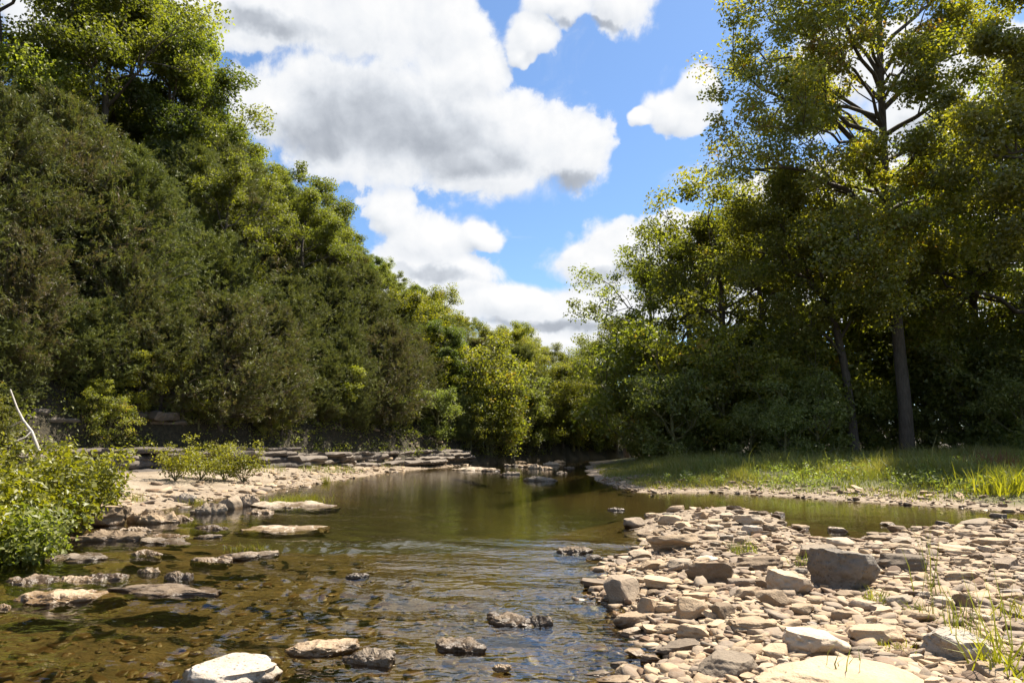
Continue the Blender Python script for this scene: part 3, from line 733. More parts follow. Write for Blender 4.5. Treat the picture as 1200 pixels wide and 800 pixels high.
tag(obj('bank_grass', grass_mesh(P3, r.uniform(.10, .32, k), r.uniform(.006, .012, k), r, np.clip(.55 + r.normal(size=k) * .25, 0, 1))), 'patchy grass along the left shore and the ledge top', 'grass', kind='stuff')
# tufts and weeds that stand alone
TUFT = []
def tuft(u, v, zg, hm, n, spread, label, mat=None, seed=0, lean=.35, name='grass_tuft', cat='grass tuft', wid=(.003, .006), group=None):
    r = np.random.default_rng(900 + seed); p = at(u, v, zg); p[2] = gz(p[0], p[1]) if zg is None or True else zg
    p[2] = max(p[2], -.05)
    P = np.stack([r.normal(size=n) * spread, r.normal(size=n) * spread * .8, 0 * r.random(n) - .01], -1)
    o = obj(name, grass_mesh(P, hm * r.uniform(.4, 1.05, n), r.uniform(*wid, n), r, np.clip(.5 + r.normal(size=n) * .25, 0, 1), lean, mat), loc=p)
    return tag(o, label, cat, group)
tuft(352, 586, .02, .36, 700, .34, 'green sedge tuft at the shore of the calm pool', M_YELLOW, 1)
tuft(330, 588, .02, .28, 300, .22, 'smaller sedge tuft joining the sedge at the pool shore', M_YELLOW, 2)
tuft(288, 645, .0, .20, 160, .14, 'thin grass tuft standing in shallow water behind the dark stone chain', M_YELLOW, 3)
tuft(272, 585, .1, .22, 240, .16, 'low grass tuft behind the dark bank stones', M_YELLOW, 4)
tuft(225, 582, .15, .20, 200, .16, 'grass tuft on dry mud below the rounded bush', M_YELLOW, 5)
tuft(160, 585, .15, .3, 90, .12, 'thin weed clump on the mud beside the big bush', M_YELLOW, 6)
tuft(383, 556, .3, .45, 160, .08, 'upright single leafy weed on the far left mud', M_YELLOW, 7, .3)
tuft(876, 655, .08, .34, 60, .07, 'grass tuft among stones behind the flat triangular slab', M_GRASS, 8, .5)
tuft(862, 652, .08, .22, 40, .05, 'short grass tuft beside the taller tuft on the bar', M_GRASS, 9, .5)
tuft(945, 668, .08, .2, 60, .06, 'small grass tuft left of the big pitted boulder', M_GRASS, 10, .5)
tuft(1052, 770, .1, .14, 90, .08, 'low green plant at the edge of the big flat slab', M_YELLOW, 11, .7)
tuft(1030, 712, .1, .2, 60, .07, 'yellowish weed tuft below the big pitted boulder', M_GRASS, 12, .6)
tuft(1092, 705, .1, .75, 14, .05, 'tall thin grass stalks standing among the right-hand stones', M_GRASS, 13, .14)
tuft(1150, 770, .1, .62, 30, .10, 'tall weed stalks near the right edge of the bar', M_GRASS, 14, .2)
tuft(1175, 800, .1, .42, 70, .10, 'broad-bladed yellow-green weed in the bottom right corner', M_YELLOW, 15, .45, wid=(.004, .009))
tuft(1110, 740, .1, .4, 24, .09, 'sparse straw-coloured stalks beside the striped grey boulder', M_GRASS, 16, .3)
tuft(1198, 735, .1, .45, 40, .10, 'leafy weed at the right edge above the corner', M_YELLOW, 17, .4)
tuft(1075, 730, .1, .25, 30, .05, 'thin weed in front of the dark flat stone', M_GRASS, 18, .4)
tuft(985, 800, .1, .3, 8, .08, 'few dry stalks rising in front of the big flat slab', M_GRASS, 19, .3)
tuft(1165, 560, .3, .9, 260, .45, 'reddish weed at the right end of the meadow', M_RED, 20, .3, wid=(.01, .02))
tuft(1185, 575, .3, .8, 400, .6, 'yellow-green leafy weeds below the reddish weed', M_YELLOW, 21, .4, wid=(.01, .02))

# ---- undergrowth on the hillside
r = np.random.default_rng(55); n = 20000
y = r.uniform(9, 62, n); a = r.uniform(-1.02, .06, n); x = a * y; s = foot_sd(np.stack([x, y], -1)); nz = fbm(np.stack([x, y, 0 * x], -1) * .35, 3, 61)
k = (s > .7) & (s < 20) & (r.random(n) < np.where(s < 5, .95, .35) + nz * 1.2); x, y = x[k], y[k]; z = ground(x, y)[0]
C = np.stack([x, y, z + r.uniform(.05, .35, len(x))], -1)
tag(obj('undergrowth', crown_mesh('undergrowth', C, r.uniform(.25, .6, len(x)), 26, .11, r, M_BROAD, .6)), 'low leafy undergrowth on the wooded slope', 'undergrowth', kind='stuff')
n = 900; y = r.uniform(17, 40, n); x = y * r.uniform(.1, .8, n); z, _, s, _, _ = ground(x, y); nz = fbm(np.stack([x, y, 0 * x], -1) * .5, 3, 91); kp = (s > 1.2) & (nz > .05)
C = np.stack([x, y, z + r.uniform(.06, .28, n)], -1)[kp]
tag(obj('meadow_weeds', crown_mesh('meadow_weeds', C, r.uniform(.12, .32, len(C)), 34, .075, r, M_SHRUB, .8)), 'broad-leaved weeds mixed into the meadow grass', 'weeds', kind='stuff')

# ------------------------------------------------------------------ stones
def rock_mesh(seed, flat, cuts, sub=4, strata=0, rough=.06):
    r = np.random.default_rng(seed)
    bm = bmesh.new(); bmesh.ops.create_icosphere(bm, subdivisions=sub, radius=1)
    V = np.array([v.co[:] for v in bm.verts]); Fc = np.array([[v.index for v in f.verts] for f in bm.faces]); bm.free()
    V *= np.array([1, r.uniform(.72, .95), 1])
    for i in range(cuts):
        n = r.normal(size=3); n[2] *= .55; n = n / np.linalg.norm(n); d = r.uniform(.50, .80)
        s = V @ n - d; V -= np.maximum(s, 0)[:, None] * n
    for sgn in (1, -1):                              # bedding faces above and below
        n = nrm(np.array([r.normal() * .13, r.normal() * .13, sgn])); d = r.uniform(.42, .6)
        s = V @ n - d; V -= np.maximum(s, 0)[:, None] * n
    V /= np.abs(V).max(0)
    V += nrm(V) * (fbm(V * 1.7 + seed, 3, seed)[:, None] * rough * 1.8 + fbm(V * 6 + seed, 3, seed + 5)[:, None] * rough * .55)
    if strata:
        q = np.sin(V[:, 2] * strata + fbm(V * 1.2, 2, seed) * 2); V[:, :2] *= (1 + .022 * np.sign(q) * np.abs(q) ** .5)[:, None]
    V /= (V.max(0) - V.min(0)) * .5
    V -= (V.max(0) + V.min(0)) * .5
    return V * .5, Fc
def rock_me(name, seed, flat, cuts, sub=4, strata=0, rough=.06):
    V, Fc = rock_mesh(seed, flat, cuts, sub, strata, rough)
    me = mesh_np(name, V, [Fc], mat=STONE['tan'], smooth=True)
    me.set_sharp_from_angle(angle=R(38)); return me
RK = [rock_me('stone', 400 + i, .5, 9 + i % 6, 4, (0, 0, 0, 6)[i % 4], .06 + .02 * (i % 3)) for i in range(18)]
SLAB = [rock_me('flat_rock', 440 + i, .3, 7 + i % 4, 5, (0, 0, 11, 0)[i % 4], .085) for i in range(8)]
BIG = [rock_me('boulder', 470 + i, .8, 12, 5, (0, 8)[i % 2], .10) for i in range(5)]
def ero_me(seed):
    r = np.random.default_rng(seed); bm = bmesh.new(); bmesh.ops.create_icosphere(bm, subdivisions=5, radius=1)
    V = np.array([v.co[:] for v in bm.verts]); Fc = np.array([[v.index for v in f.verts] for f in bm.faces]); bm.free()
    a = np.arctan2(V[:, 1], V[:, 0]); c = np.stack([np.cos(a), np.sin(a), 0 * a], -1)
    V[:, :2] *= (1 + .55 * fbm(c * 1.3 + seed, 3, seed))[:, None]
    V[:, 2] = np.sign(V[:, 2]) * np.abs(V[:, 2]) ** .6
    top = 1 - np.abs(fbm(np.stack([V[:, 0] * 2.4, V[:, 1] * 1.6, 0 * a + seed], -1), 4, seed + 3)) * 1.9
    V[:, 2] *= np.where(V[:, 2] > 0, .35 + .75 * top, 1)
    V += nrm(V) * (fbm(V * np.array([3, 3, 2]) + seed, 4, seed + 7)[:, None] * .20)
    V += nrm(V) * (np.abs(fbm(V * 9 + seed, 3, seed + 9))[:, None] * -.10)
    V /= (V.max(0) - V.min(0)) * .5; V -= (V.max(0) + V.min(0)) * .5
    me = mesh_np('stone', V * .5, [Fc], mat=STONE['tan'], smooth=True); me.set_sharp_from_angle(angle=R(42)); return me
ERO = [ero_me(900 + i) for i in range(9)]
STONES = []     # (object, description, region)
def stone(kind, me, p, w, d, h, rz, tilt, mat, label=None, lm=None, region='bar', group=None, desc=None):
    o = obj(kind, me, loc=p, rot=(tilt[0], tilt[1], rz), scale=(w, d, h))
    o.material_slots[0].link = 'OBJECT'; o.material_slots[0].material = STONE[mat]
    tag(o, label, kind.replace('_', ' '), group); STONES.append([o, desc, lm, region, np.array(p)])
    return o
PLACED = []
def put(u, v, w, h, mat='tan', kind='s', label=None, lm=None, region='bar', seed=None, sink=.16, rz=None, flatness=None):
    r = np.random.default_rng(int(u * 7 + v * 13) if seed is None else seed)
    p = at(u, v, .05); 
    for _ in range(3): p = at(u, v, max(gz(p[0], p[1]), -.04))
    dist = p[1] * CP + (p[2] - CAM_H) * SP; W_ = w * dist / F; H_ = h * dist / F; sa = (CAM_H - p[2]) / np.linalg.norm(p - [0, 0, CAM_H])
    asp = {'s': .75, 'l': .62, 'b': .85, 'e': .6}[kind] * r.uniform(.9, 1.1); D_ = min(W_ * asp, H_ / sa * .85)
    Hh = max(H_ - D_ * sa * .8, D_ * .16, W_ * .07)
    if kind == 'l': Hh = max(Hh, .05)
    if kind == 'e': Hh *= 1.05; sink = .28; W_ *= 1.1
    me = {'s': RK, 'l': SLAB, 'b': BIG, 'e': ERO}[kind]; me = me[r.integers(len(me))]
    ang = r.uniform(-.35, .35) if rz is None else rz
    if kind == 's' and rz is None and r.random() < .5: ang += math.pi
    nm = {'s': 'stone', 'l': 'flat_rock', 'b': 'boulder', 'e': 'flat_rock' if w > 50 else 'stone'}[kind]
    full = Hh / (1 - sink)
    c = np.array([p[0], p[1] + D_ * .5, gz(p[0], p[1] + D_ * .5)]); c[2] = min(max(c[2], -.10), p[2] + .05) + full * (.5 - sink)
    if region != 'water' and c[2] + full * .5 < .03: c[2] = .035 - full * .3
    if region in ('water', 'farwater'): c[2] = max(c[2], (.035 + .25 * min(W_, .5) * (h / w)) - full * .5) if w > 8 else c[2]
    PLACED.append((c[0], c[1], W_ * .5, D_ * .5))
    sz = 'large' if w > 55 else 'small' if w < 30 else 'medium'
    desc = f"{sz} {mat} {'flat stone' if H_ < W_ * .34 else 'angular stone'}"
    return stone(nm, me, c, W_ * 1.06, D_ * 1.15, full, ang, (r.uniform(-.10, .05), r.uniform(-.09, .09)), mat, label, lm, region, {'bar': 'stones on the gravel bar', 'left': 'rocks along the left shore', 'water': 'rocks in the stream', 'farwater': 'rocks in the far pool'}[region], desc)
B = 'bar'
put(792, 646, 58, 24, 'tan', 'b', 'tan angular boulder at the upper left of the gravel bar', 'the tan angular boulder', B)
put(836, 684, 54, 28, 'tan', 'l', 'flat triangular tan slab on the left part of the gravel bar', 'the flat triangular slab', B)
put(1010, 693, 68, 56, 'grey', 'b', 'big pitted pale grey boulder, tallest stone on the gravel bar', 'the big pitted boulder', B, seed=4, sink=.1)
put(937, 698, 46, 31, 'brown', 'b', 'dark angular boulder just left of the big pitted boulder', 'the dark angular boulder', B)
put(968, 658, 46, 20, 'pale', 's', 'pale rough stone behind the big pitted boulder', None, B)
put(897, 669, 58, 19, 'tan', 'l', 'broad tan slab behind the dark angular boulder', 'the broad tan slab', B)
put(732, 712, 44, 33, 'brown', 's', 'rounded brown rock at the left water edge of the bar', 'the rounded brown rock', B)
put(764, 722, 30, 24, 'tan'); put(742, 737, 44, 20, 'tan', 'l')
put(796, 768, 58, 18, 'brown', 'l', 'thin brown slab at the left water edge of the bar', 'the thin brown slab', B)
put(819, 751, 42, 20, 'tan', 'l'); put(742, 793, 44, 22, 'tan', 's')
put(860, 796, 74, 32, 'pale', 'l', 'large pale sloping slab left of the big flat foreground slab', 'the pale sloping slab', B)
put(972, 775, 72, 38, 'pale', 'b', 'pale wedge-shaped boulder behind the big flat foreground slab', 'the pale wedge boulder', B, seed=12)
put(1012, 822, 200, 46, 'tan', 'l', 'largest flat slab, sandy pink, at the bottom edge of the bar', 'the largest flat slab', B, seed=3, rz=.04)
put(1138, 778, 66, 40, 'grey', 'b', 'striped grey boulder near the bottom right corner', 'the striped grey boulder', B, seed=8)
put(1174, 800, 50, 28, 'tan', 's'); put(1037, 757, 68, 27, 'tan', 'l', 'flat tan stone between pale wedge boulder and striped grey boulder', 'the flat tan stone', B)
put(814, 728, 36, 29, 'tan', 's', 'upright tan stone right of the rounded brown rock', 'the upright tan stone', B)
put(850, 724, 26, 18); put(892, 741, 64, 20, 'tan', 'l', 'long flat tan slab in the middle of the bar', 'the long flat slab', B)
put(910, 712, 36, 21); put(879, 702, 28, 15); put(1017, 715, 30, 13, 'brown')
put(1187, 668, 34, 15, 'brown', 'l'); put(1156, 617, 46, 9, 'pale', 'l', 'pale slab standing in the channel near the right edge', 'the pale channel slab', B)
put(1139, 683, 44, 14, 'tan', 'l'); put(1067, 669, 54, 21, 'brown', 'l', 'dark flat rock right of the big pitted boulder', 'the dark flat rock', B)
put(1129, 650, 48, 11, 'tan', 'l', 'long low tan slab on the right of the bar', 'the long low slab', B); put(1055, 645, 44, 9, 'tan', 'l'); put(990, 641, 32, 12, 'pale')
put(881, 615, 36, 14, 'pale', 'l', 'pale flat slab on the low stone spit at the channel', 'the pale spit slab', B); put(942, 623, 22, 9)
put(745, 618, 26, 12, 'brown'); put(788, 614, 28, 12, 'tan'); put(794, 600, 22, 8); put(825, 608, 24, 9); put(855, 608, 20, 8, 'brown'); put(810, 622, 22, 8); put(838, 622, 18, 7, 'pale'); put(905, 622, 20, 8); put(765, 606, 16, 6); put(862, 598, 18, 6); put(915, 606, 12, 6, 'brown'); put(775, 625, 16, 7); put(850, 618, 18, 7); put(895, 629, 24, 8)
put(1087, 731, 40, 17, 'tan'); put(1116, 712, 34, 14, 'pale'); put(1137, 714, 24, 20, 'tan'); put(783, 743, 38, 12, 'tan', 'l'); put(996, 729, 30, 16)
put(1080, 692, 30, 12); put(1168, 640, 36, 10, 'tan', 'l'); put(1100, 628, 26, 8, 'tan'); put(1030, 634, 22, 8); put(1192, 708, 26, 14); put(1060, 712, 30, 16, 'pale'); put(870, 690, 26, 14, 'brown'); put(905, 690, 30, 13); put(775, 690, 34, 16, 'tan'); put(800, 668, 30, 14, 'pale'); put(768, 668, 28, 13); put(752, 655, 26, 11, 'brown'); put(820, 706, 30, 14); put(700, 690, 34, 13, 'brown')
put(723, 600, 18, 6, 'pale', 'e', 'small pale rock alone in the pool left of the stone spit', 'the lone pale rock', 'farwater')
# left shore
Lf = 'left'
put(62, 710, 116, 30, 'tan', 'e', 'long rounded tan slab nearest in the left shallows', 'the nearest long slab', Lf, seed=21)
put(176, 705, 128, 21, 'tan', 'e', 'low tan slab tapering right into the left shallows', 'the tapering low slab', Lf, seed=22, rz=0)
put(30, 690, 68, 24, 'tan', 'e', None, None, Lf); put(77, 687, 40, 20, 'tan', 'e', None, None, Lf); put(112, 683, 48, 19, 'tan', 'e', None, None, Lf)
put(70, 662, 84, 17, 'pale', 'e', 'pale flat slab at the far left of the shallows', 'the pale flat slab', Lf)
put(115, 637, 76, 23, 'tan', 'e', 'lumpy tan slab below the left bank stones', 'the lumpy tan slab', Lf)
put(165, 654, 42, 16, 'tan', 'e', None, None, Lf); put(189, 641, 60, 9, 'pale', 'e', None, None, Lf); put(240, 634, 30, 6, 'pale', 'e', None, None, Lf)
put(320, 625, 96, 11, 'pale', 'e', 'long thin pale slab reaching out into the pool', 'the long thin pale slab', Lf, rz=.0)
put(240, 665, 46, 14, 'tan', 'e', None, None, Lf); put(284, 658, 64, 13, 'brown', 'e', 'dark wet stone chain end in the left shallows', 'the dark wet stone', Lf); put(203, 682, 32, 20, 'tan', 'e', None, None, Lf); put(170, 676, 24, 12, 'pale', 'e', None, None, Lf); put(256, 662, 24, 12, 'tan', 'e', None, None, Lf)
put(78, 622, 82, 34, 'tan', 'b', 'broken tan bank rock under the yellow-green bush', 'the broken bank rock', Lf); put(172, 616, 54, 23, 'tan', 'e', None, None, Lf)
put(240, 604, 36, 20, 'pale', 'e', None, None, Lf); put(262, 599, 30, 22, 'brown', 's', 'dark grey angular stone on the left bank', 'the dark grey bank stone', Lf); put(287, 595, 26, 19, 'brown', 'e', None, None, Lf); put(214, 591, 24, 11, 'grey', 'e', None, None, Lf)
put(240, 623, 50, 13, 'tan', 'e', None, None, Lf); put(182, 633, 64, 13, 'tan', 'e', None, None, Lf); put(340, 597, 94, 11, 'pale', 'e', 'pale flat slab at the edge of the sedge tuft', 'the slab by the sedge', Lf, rz=0); put(133, 608, 28, 17, 'tan', 'e', None, None, Lf); put(152, 626, 40, 14, 'brown', 'e', None, None, Lf); put(300, 604, 30, 11, 'tan', 'e', None, None, Lf); put(205, 612, 34, 13, 'tan', 'e', None, None, Lf); put(112, 612, 34, 20, 'brown', 'e', None, None, Lf)
put(-8, 640, 44, 78, 'grey', 'b', 'dark weathered boulder cut off by the left edge', 'the boulder at the left edge', Lf, seed=31)
put(246, 820, 122, 62, 'grey', 'b', 'big grey-white boulder at the bottom edge, in the stream', 'the grey-white boulder', 'water', seed=33, sink=.12)
put(0, 720, 14, 10, 'tan', 'e', None, None, Lf)
Wt = 'water'
put(372, 775, 76, 24, 'tan', 'e', 'smooth tan slab half under water at lower middle', 'the half-sunk tan slab', Wt); put(430, 785, 58, 27, 'pale', 'e', 'pale blocky rock right of the half-sunk tan slab', None, Wt)
put(540, 771, 56, 22, 'tan', 'e', 'tan pointed rock breaking the riffle at lower middle', 'the pointed rock', Wt); put(598, 740, 56, 20, 'tan', 'e', 'low tan rock with a darker stone on its right end', None, Wt, seed=41); put(630, 739, 34, 21, 'brown', 'e', 'dark brown stone on the right end of a low tan rock', None, Wt)
put(673, 652, 42, 16, 'tan', 'e', 'brown-tan rock standing alone where the riffle begins', 'the lone riffle rock', Wt); put(417, 682, 24, 9, 'brown', 'e', 'small dark rock with water breaking over it', None, Wt); put(588, 796, 20, 9, 'tan', 'e', 'little tan stone at the bottom edge of the riffle', None, Wt)
for u, v, w_, h_, mt in [(556, 552, 48, 7, 'pale'), (598, 557, 22, 7, 'pale'), (634, 565, 36, 9, 'pale'), (600, 547, 18, 5, 'pale'), (617, 548, 18, 6, 'tan'), (629, 550, 18, 8, 'pale'), (646, 546, 17, 7, 'pale'), (659, 555, 12, 5, 'pale'), (575, 553, 20, 6, 'tan'), (610, 543, 14, 4, 'tan'), (655, 543, 14, 5, 'tan'), (640, 551, 14, 6, 'tan'), (668, 549, 12, 4, 'tan')]:
    put(u, v, w_, h_, mt, 'e', None, None, 'farwater')
# the rest of the bar
r = np.random.default_rng(88); tries = 0; made = 0
while made < 215 and tries < 9000:
    tries += 1
    v = 600 + 215 * r.random() ** 1.1; u = r.uniform(690, 1215); p = at(u, v, .1)
    sb_ = sdist(np.array([p[:2]]), BAR)[0]
    if sb_ < -.12: continue
    dist = np.linalg.norm(p - [0, 0, CAM_H])
    wpx = min(r.uniform(13, 38) * (.55 + .45 * (v - 590) / 200), 46); wm = wpx * dist / F; 
    if wm > .62: continue
    rad = wm * .5
    if any(((p[0] - q[0]) / (q[2] + rad)) ** 2 + ((p[1] + rad * .6 - q[1]) / (q[3] + rad * .7)) ** 2 < .62 for q in PLACED): continue
    mt = str(r.choice(['tan', 'tan', 'pale', 'brown', 'grey'], p=[.3, .26, .22, .15, .07]))
    put(u, v, wpx, wpx * r.uniform(.24, .52), mt, 's' if r.random() < .58 else 'l', seed=int(r.integers(1e6))); made += 1
# ---- loose stones too many to count
m, t, out = new_mat('loose_stone')
geo = t.new('ShaderNodeNewGeometry').outputs['Position']
ti = t.new('ShaderNodeAttribute', attribute_name='tint').outputs['Fac']; n1 = t.noise(geo, 25, 4, .65)
col = t.ramp(t.math('ADD', t.math('MULTIPLY', ti, .75), t.math('MULTIPLY', n1, .25)), [(.1, (.075, .047, .028)), (.28, (.175, .108, .060)), (.42, (.215, .168, .122)), (.6, (.31, .218, .128)), (.88, (.42, .325, .215))])
z = t.new('ShaderNodeSeparateXYZ', ins={0: geo}).outputs[2]; wet = t.map(z, .0, .035, 1, 0)
col = t.mix(wet, col, t.mix(1, col, (.45, .36, .24), 'MULTIPLY'))
bp = t.new('ShaderNodeBump', ins={'Height': n1, 'Strength': .5, 'Distance': .02})
p = t.new('ShaderNodeBsdfPrincipled', ins={'Base Color': col, 'Roughness': t.math('SUBTRACT', .88, t.math('MULTIPLY', wet, .5)), 'Normal': bp.outputs[0]})
t.l.new(p.outputs[0], out.inputs[0]); M_LOOSE = m
LV = {s: [rock_mesh(500 + 10 * s + i, .5, 8, s, 0, .05) for i in range(8)] for s in (1, 2)}
def loose(name, x, y, size, sub, r, label, zoff=.1, tint=None):
    z = ground(x, y)[0]; n = len(x); Vs = []; Fs = []; Ts = []; o = 0
    k = r.integers(8, size=n)
    for j in range(8):
        V, Fc = LV[sub][j]; i = np.where(k == j)[0]; q = len(i)
        if not q: continue
        a = r.uniform(0, 6.28, q); ca, sa = np.cos(a), np.sin(a)
        s = size[i][:, None] * np.stack([np.ones(q), r.uniform(.6, .95, q), r.uniform(.2, .46, q)], -1)
        P = V[None] * s[:, None, :]
        tl = r.normal(size=(q, 1)) * .25; P[:, :, 2] += P[:, :, 0] * tl
        P = np.stack([P[:, :, 0] * ca[:, None] - P[:, :, 1] * sa[:, None], P[:, :, 0] * sa[:, None] + P[:, :, 1] * ca[:, None], P[:, :, 2]], -1)
        P += np.stack([x[i], y[i], z[i] + s[:, 2] * (.5 - zoff) * .7], -1)[:, None, :]
        Vs.append(P.reshape(-1, 3)); Fs.append((Fc[None] + (o + np.arange(q) * len(V))[:, None, None]).reshape(-1, 3)); o += q * len(V)
        tt = np.clip(r.normal(.5, .2, q), 0, 1); Ts.append(np.repeat(tt, len(Fc)))
    ob = obj(name, mesh_np(name, np.concatenate(Vs), [np.concatenate(Fs)], np.concatenate(Ts), M_LOOSE, smooth=(sub > 1)))
    return tag(ob, label, 'gravel', kind='stuff')
r = np.random.default_rng(99)
def free(x, y, size):
    ok = np.ones(len(x), bool)
    for q in PLACED: ok &= ((x - q[0]) / (q[2] * .85 + size * .2)) ** 2 + ((y - q[1]) / (q[3] * .85 + size * .2)) ** 2 > 1
    return ok
def cand(n, ulo, uhi, vlo, vhi, pw=1.0):
    u = r.uniform(ulo, uhi, n); v = vlo + (vhi - vlo) * r.random(n) ** pw
    q = np.array([at(a, b, .05)[:2] for a, b in zip(u, v)]); return q[:, 0], q[:, 1]
x, y = cand(15000, 640, 1300, 588, 850, .8); s = sdist(np.stack([x, y], -1), BAR); size = np.clip((.068 * np.exp(r.normal(size=len(x)) * .5)), .03, .17) * (.8 + y * .035)
k = (s > -.35) & (r.random(len(x)) < sstep(-.4, .3, s)) & free(x, y, size); loose('loose_stones', x[k], y[k], size[k], 2, r, 'loose small stones filling the gaps on the gravel bar', .2)
x, y = cand(15000, 660, 1300, 640, 860, .7); s = sdist(np.stack([x, y], -1), BAR); size = r.uniform(.012, .04, len(x)) * (.7 + y * .04)
k = (s > -.15) & free(x, y, size); loose('gravel', x[k], y[k], size[k], 1, r, 'fine gravel between the stones of the bar', .1)
x = r.uniform(2, 30, 9000); y = r.uniform(13, 27, 9000); s = sdist(np.stack([x, y], -1), RIGHT); size = np.clip(.10 * np.exp(r.normal(size=9000) * .45), .05, .32)
k = (s > -.7) & (s < 2.8) & (r.random(9000) < sstep(-.8, .2, s) * (1 - sstep(1.2, 2.8, s))); loose('shore_gravel', x[k], y[k], size[k], 1, r, 'pebble strip along the edge of the right-hand meadow', .2)
x = r.uniform(-20, 0, 16000); y = r.uniform(7, 46, 16000); s = sdist(np.stack([x, y], -1), LEFT); size = np.clip(.10 * np.exp(r.normal(size=16000) * .65), .04, .42); nz = fbm(np.stack([x, y, 0 * x], -1) * .8, 2, 81)
k = (s > -1.2) & (s < 5) & (r.random(16000) < sstep(-1.2, .3, s) * (1 - sstep(.8, 5, s)) * (.6 + nz)); loose('shore_stones', x[k], y[k], size[k], 2, r, 'small loose stones along the left shore', .25)
x, y = cand(5200, -60, 900, 632, 860, .8); size = np.clip(.06 * np.exp(r.normal(size=len(x)) * .6), .03, .22)
zz = ground(x, y)[0]; k = (zz < -.04) & (r.random(len(x)) < .75); loose('riverbed_stones', x[k], y[k], size[k] , 2, r, 'brown cobbles lying on the stream bed under the water', .45)

# ------------------------------------------------------------------ layered rock ledges at the foot of the hill
def ledge(name, s0, s1, n_layers, z0, th, off0, stepb, label, seed):
    r = np.random.default_rng(seed); ns = int((s1 - s0) * 90)
    f = np.linspace(s0, s1, ns); k = np.minimum(f.astype(int), len(FOOT) - 2); q = FOOT[k] * (1 - (f - k))[:, None] + FOOT[k + 1] * (f - k)[:, None]
    for _ in range(60): q[1:-1] = (q[:-2] + q[1:-1] * 2 + q[2:]) / 4
    tg = nrm(np.gradient(q, axis=0)); nr = np.stack([-tg[:, 1], tg[:, 0]], -1); L = np.concatenate([[0], np.cumsum(np.linalg.norm(np.diff(q, axis=0), axis=1))])
    o = bpy.data.objects.new(name, None); COL.objects.link(o); o.location = (q[0, 0], q[0, 1], 0)
    zb = z0
    for l in range(n_layers):
        h = th * r.uniform(.45, 1.55)
        cuts = np.cumsum(r.uniform(.35, 1.9, 200)); blk = np.searchsorted(cuts, L); jit = r.normal(size=220)
        fr = off0 + stepb * l + jit[blk] * .20 + fbm(np.stack([L * .35, L * 0 + l * 9, L * 0], -1), 3, seed) * .55
        miss = fbm(np.stack([L * .22, L * 0 + l * 5, L * 0 + 3], -1), 2, seed + 4)
        fr = fr + sstep(.2, .5, miss) * .5
        prof = [(1.8, -.1), (.22, -.02), (.05, .06), (.0, .3), (-.02, .6), (.02, .88), (.08, 1.0), (.4, 1.03), (1.0, 1.05), (2.2, 1.0)]
        dip = jit[blk + 5] * .02
        V = np.array([[*(q[i] + nr[i] * (fr[i] + a)), zb + h * b + dip[i]] for i in range(ns) for a, b in prof])
        V += (fbm(V * np.array([2.2, 2.2, 5]), 4, seed + l)[:, None] * np.array([.09, .09, .06])) * 1.9
        me = mesh_np('layer', V - np.array(o.location), [grid_quads(len(prof), ns)], mat=M_LEDGE, smooth=True); me.set_sharp_from_angle(angle=R(32))
        obj('layer', me, o); zb += h * .93
    return tag(o, label, 'rock ledge', 'layered rock ledges at the hill foot')
ledge('rock_ledge', 2.2, 4.05, 4, .28, .27, -.75, .20, 'near layered rock ledge at the left, behind the rounded bush', 1)
ledge('rock_ledge', 4.06, 5.85, 4, .22, .25, -.35, .20, 'far layered rock ledge running toward the middle of the photo', 2)
ledge('rock_ledge', 2.0, 3.9, 3, 2.1, .34, 1.3, .35, 'upper rock ledge on the shaded slope above the near ledge', 3)

# ------------------------------------------------------------------ labels
HIDDEN = set('''cedar.003 broadleaf_tree.002 cedar.013 cedar.014 broadleaf_tree.015 broadleaf_tree.017 cedar.019 broadleaf_tree.023 broadleaf_tree.027 broadleaf_tree.029 broadleaf_tree.031 broadleaf_tree.032 broadleaf_tree.037 broadleaf_tree.040 broadleaf_tree.041 broadleaf_tree.042 broadleaf_tree.044 broadleaf_tree.046 broadleaf_tree.050 broadleaf_tree.053 broadleaf_tree.056 broadleaf_tree.058 broadleaf_tree.060 broadleaf_tree.065 broadleaf_tree.066 broadleaf_tree.067 broadleaf_tree.069 cedar.040 cedar.041 cedar.042 cedar.043 cedar.044 cedar.045 cedar.051 cedar.063 cedar.069 cedar.071 shrub.026 shrub.027 shrub.028 shrub.031 shrub.032 shrub.036 shrub.038 shrub.041 shrub.042 shrub.044 shrub.057 shrub.060 shrub.082 shrub.085 shrub.088 shrub.092 shrub.093 shrub.094 shrub.100 leafy_bush.002 grass_tuft.003 stone.061 flat_rock.033 stone.082 flat_rock.038 flat_rock.042 stone.087 flat_rock.046 stone.091 flat_rock.048 flat_rock.051 stone.099 stone.100 flat_rock.058 flat_rock.060 flat_rock.061 stone.107 stone.108 stone.110 stone.111 flat_rock.064 stone.113 flat_rock.071 flat_rock.073 stone.121 flat_rock.074 flat_rock.077 stone.130 stone.131 stone.132 flat_rock.081 stone.133 stone.134 stone.136 stone.139 stone.142 flat_rock.088 stone.148 flat_rock.092 flat_rock.095 stone.158 stone.162 stone.163 stone.166 stone.167 flat_rock.117 stone.170 flat_rock.120 flat_rock.122 stone.174 flat_rock.123 stone.177 flat_rock.127 stone.178 flat_rock.130 stone.183 flat_rock.133 stone.187 stone.189 stone.190 stone.191'''.split())
def drop(o):
    for c in list(o.children): drop(c)
    bpy.data.objects.remove(o)
TREES = [q for q in TREES if q[0].name not in HIDDEN]; STONES = [q for q in STONES if q[0].name not in HIDDEN]
for n_ in HIDDEN:
    if n_ in bpy.data.objects: drop(bpy.data.objects[n_])
ORD = 'first second third fourth fifth sixth seventh eighth ninth tenth eleventh twelfth thirteenth fourteenth fifteenth sixteenth seventeenth eighteenth nineteenth twentieth'.split()
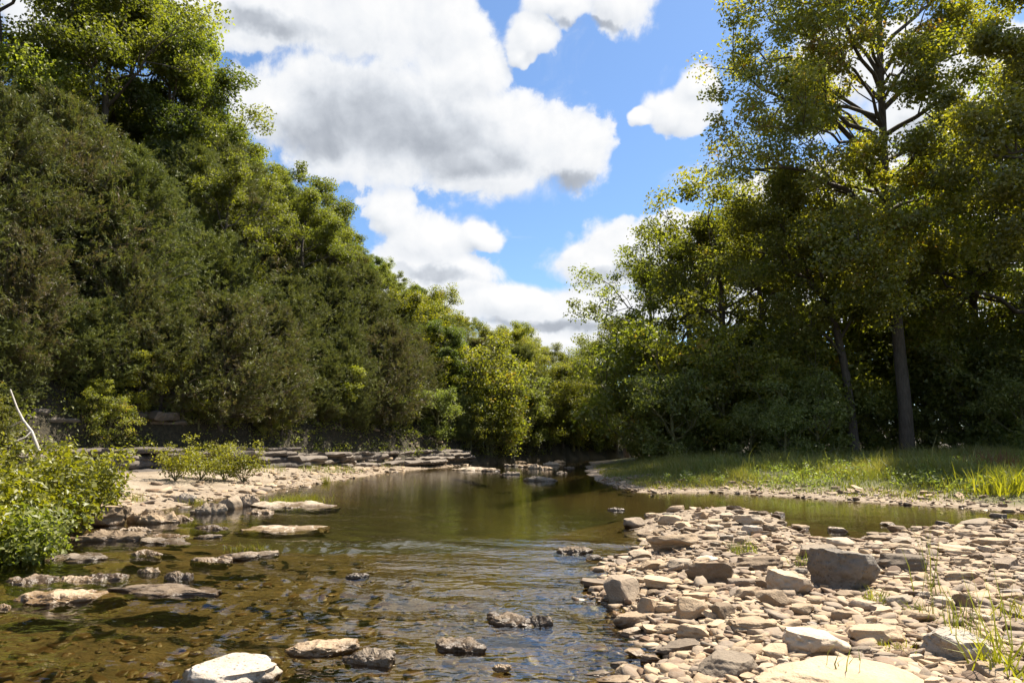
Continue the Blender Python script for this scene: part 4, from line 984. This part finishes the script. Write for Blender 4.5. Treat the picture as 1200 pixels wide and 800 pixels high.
def nth(i): return ORD[i] if i < len(ORD) else ORD[(i + 1) % 10 - 1].join(['twenty-' if i < 29 else 'thirty-', '']) if (i + 1) % 10 else 'thirtieth'
def rank(keys):
    """keys: list of (key, sort value, write(place in words, how many share the key))"""
    d = {}
    for k_, sv_, wr in keys: d.setdefault(k_, []).append((sv_, wr))
    for k_, L in d.items():
        L.sort(key=lambda q: q[0])
        for i, (_, wr) in enumerate(L): wr(i, len(L))
keys = []
for o, desc, region, loc in TREES:
    hgt = max(v.co.z for v in o.children[1].data.vertices) * o.scale.z
    u, v = proj(loc + np.array([0, 0, hgt * .55]))
    if region == 'hill':
        sky_v = np.interp(u, SKY_U, SKY_V); f = (525 - v) / max(525 - sky_v, 1)
        band = 'at left hill foot' if f < .26 else 'low on left hill' if f < .5 else 'high on left hill' if f < .74 else 'on left skyline'
        part = 'above the leafy bush' if u < 120 else 'above the near ledge' if u < 330 else 'above the far ledge' if u < 560 else 'behind the far pool'
        if u >= 560: band = 'standing low' if f < .6 else 'standing high'; part = 'behind the far pool'
        where = band + ' ' + part
    elif region == 'young': where = 'among cedars of the left hill'
    elif region == 'wood': where = ('at front of' if loc[1] < 49 else 'deep in') + ' the right-hand wood'
    elif region == 'shrub': where = ('left of' if u < 985 else 'right of') + ' the leaning tree'
    else: where = 'along the far shore'
    def wr(i, n, o=o, desc=desc, where=where):
        o['label'] = f'{desc} {where}' + (f', {nth(i)} from the left' if n > 1 else '')
    keys.append(((desc, where), u, wr))
rank(keys)
LM = [(lm, region, loc) for o, desc, lm, region, loc in STONES if lm]
keys = []
for o, desc, lm, region, loc in STONES:
    if 'label' in o.keys(): continue
    u, v = proj(loc); best = None
    if region == 'farwater':
        keys.append((('far', desc), u, lambda i, n, o=o, desc=desc: o.__setitem__('label', f'{desc} in the far pool' + (f', {nth(i)} from the left' if n > 1 else '')))); continue
    for nm, rg, l in LM:
        if rg != region and not (rg == 'water' and region == 'left'): continue
        a, b = proj(l); d = math.hypot(u - a, (v - b) * 2)
        if best is None or d < best[0]: best = (d, nm, u - a, (v - b) * 2)
    d, nm, du, dv = best
    rel = ('right of' if du > 0 else 'left of') if abs(du) > abs(dv) else ('in front of' if dv > 0 else 'behind')
    def wr(i, n, o=o, desc=desc, rel=rel, nm=nm):
        o['label'] = f'{desc} {rel} {nm}' + (f', {nth(i)} nearest to it' if i else ', nearest to it' if n > 1 else '')
    keys.append(((desc, rel, nm), d, wr))
rank(keys)
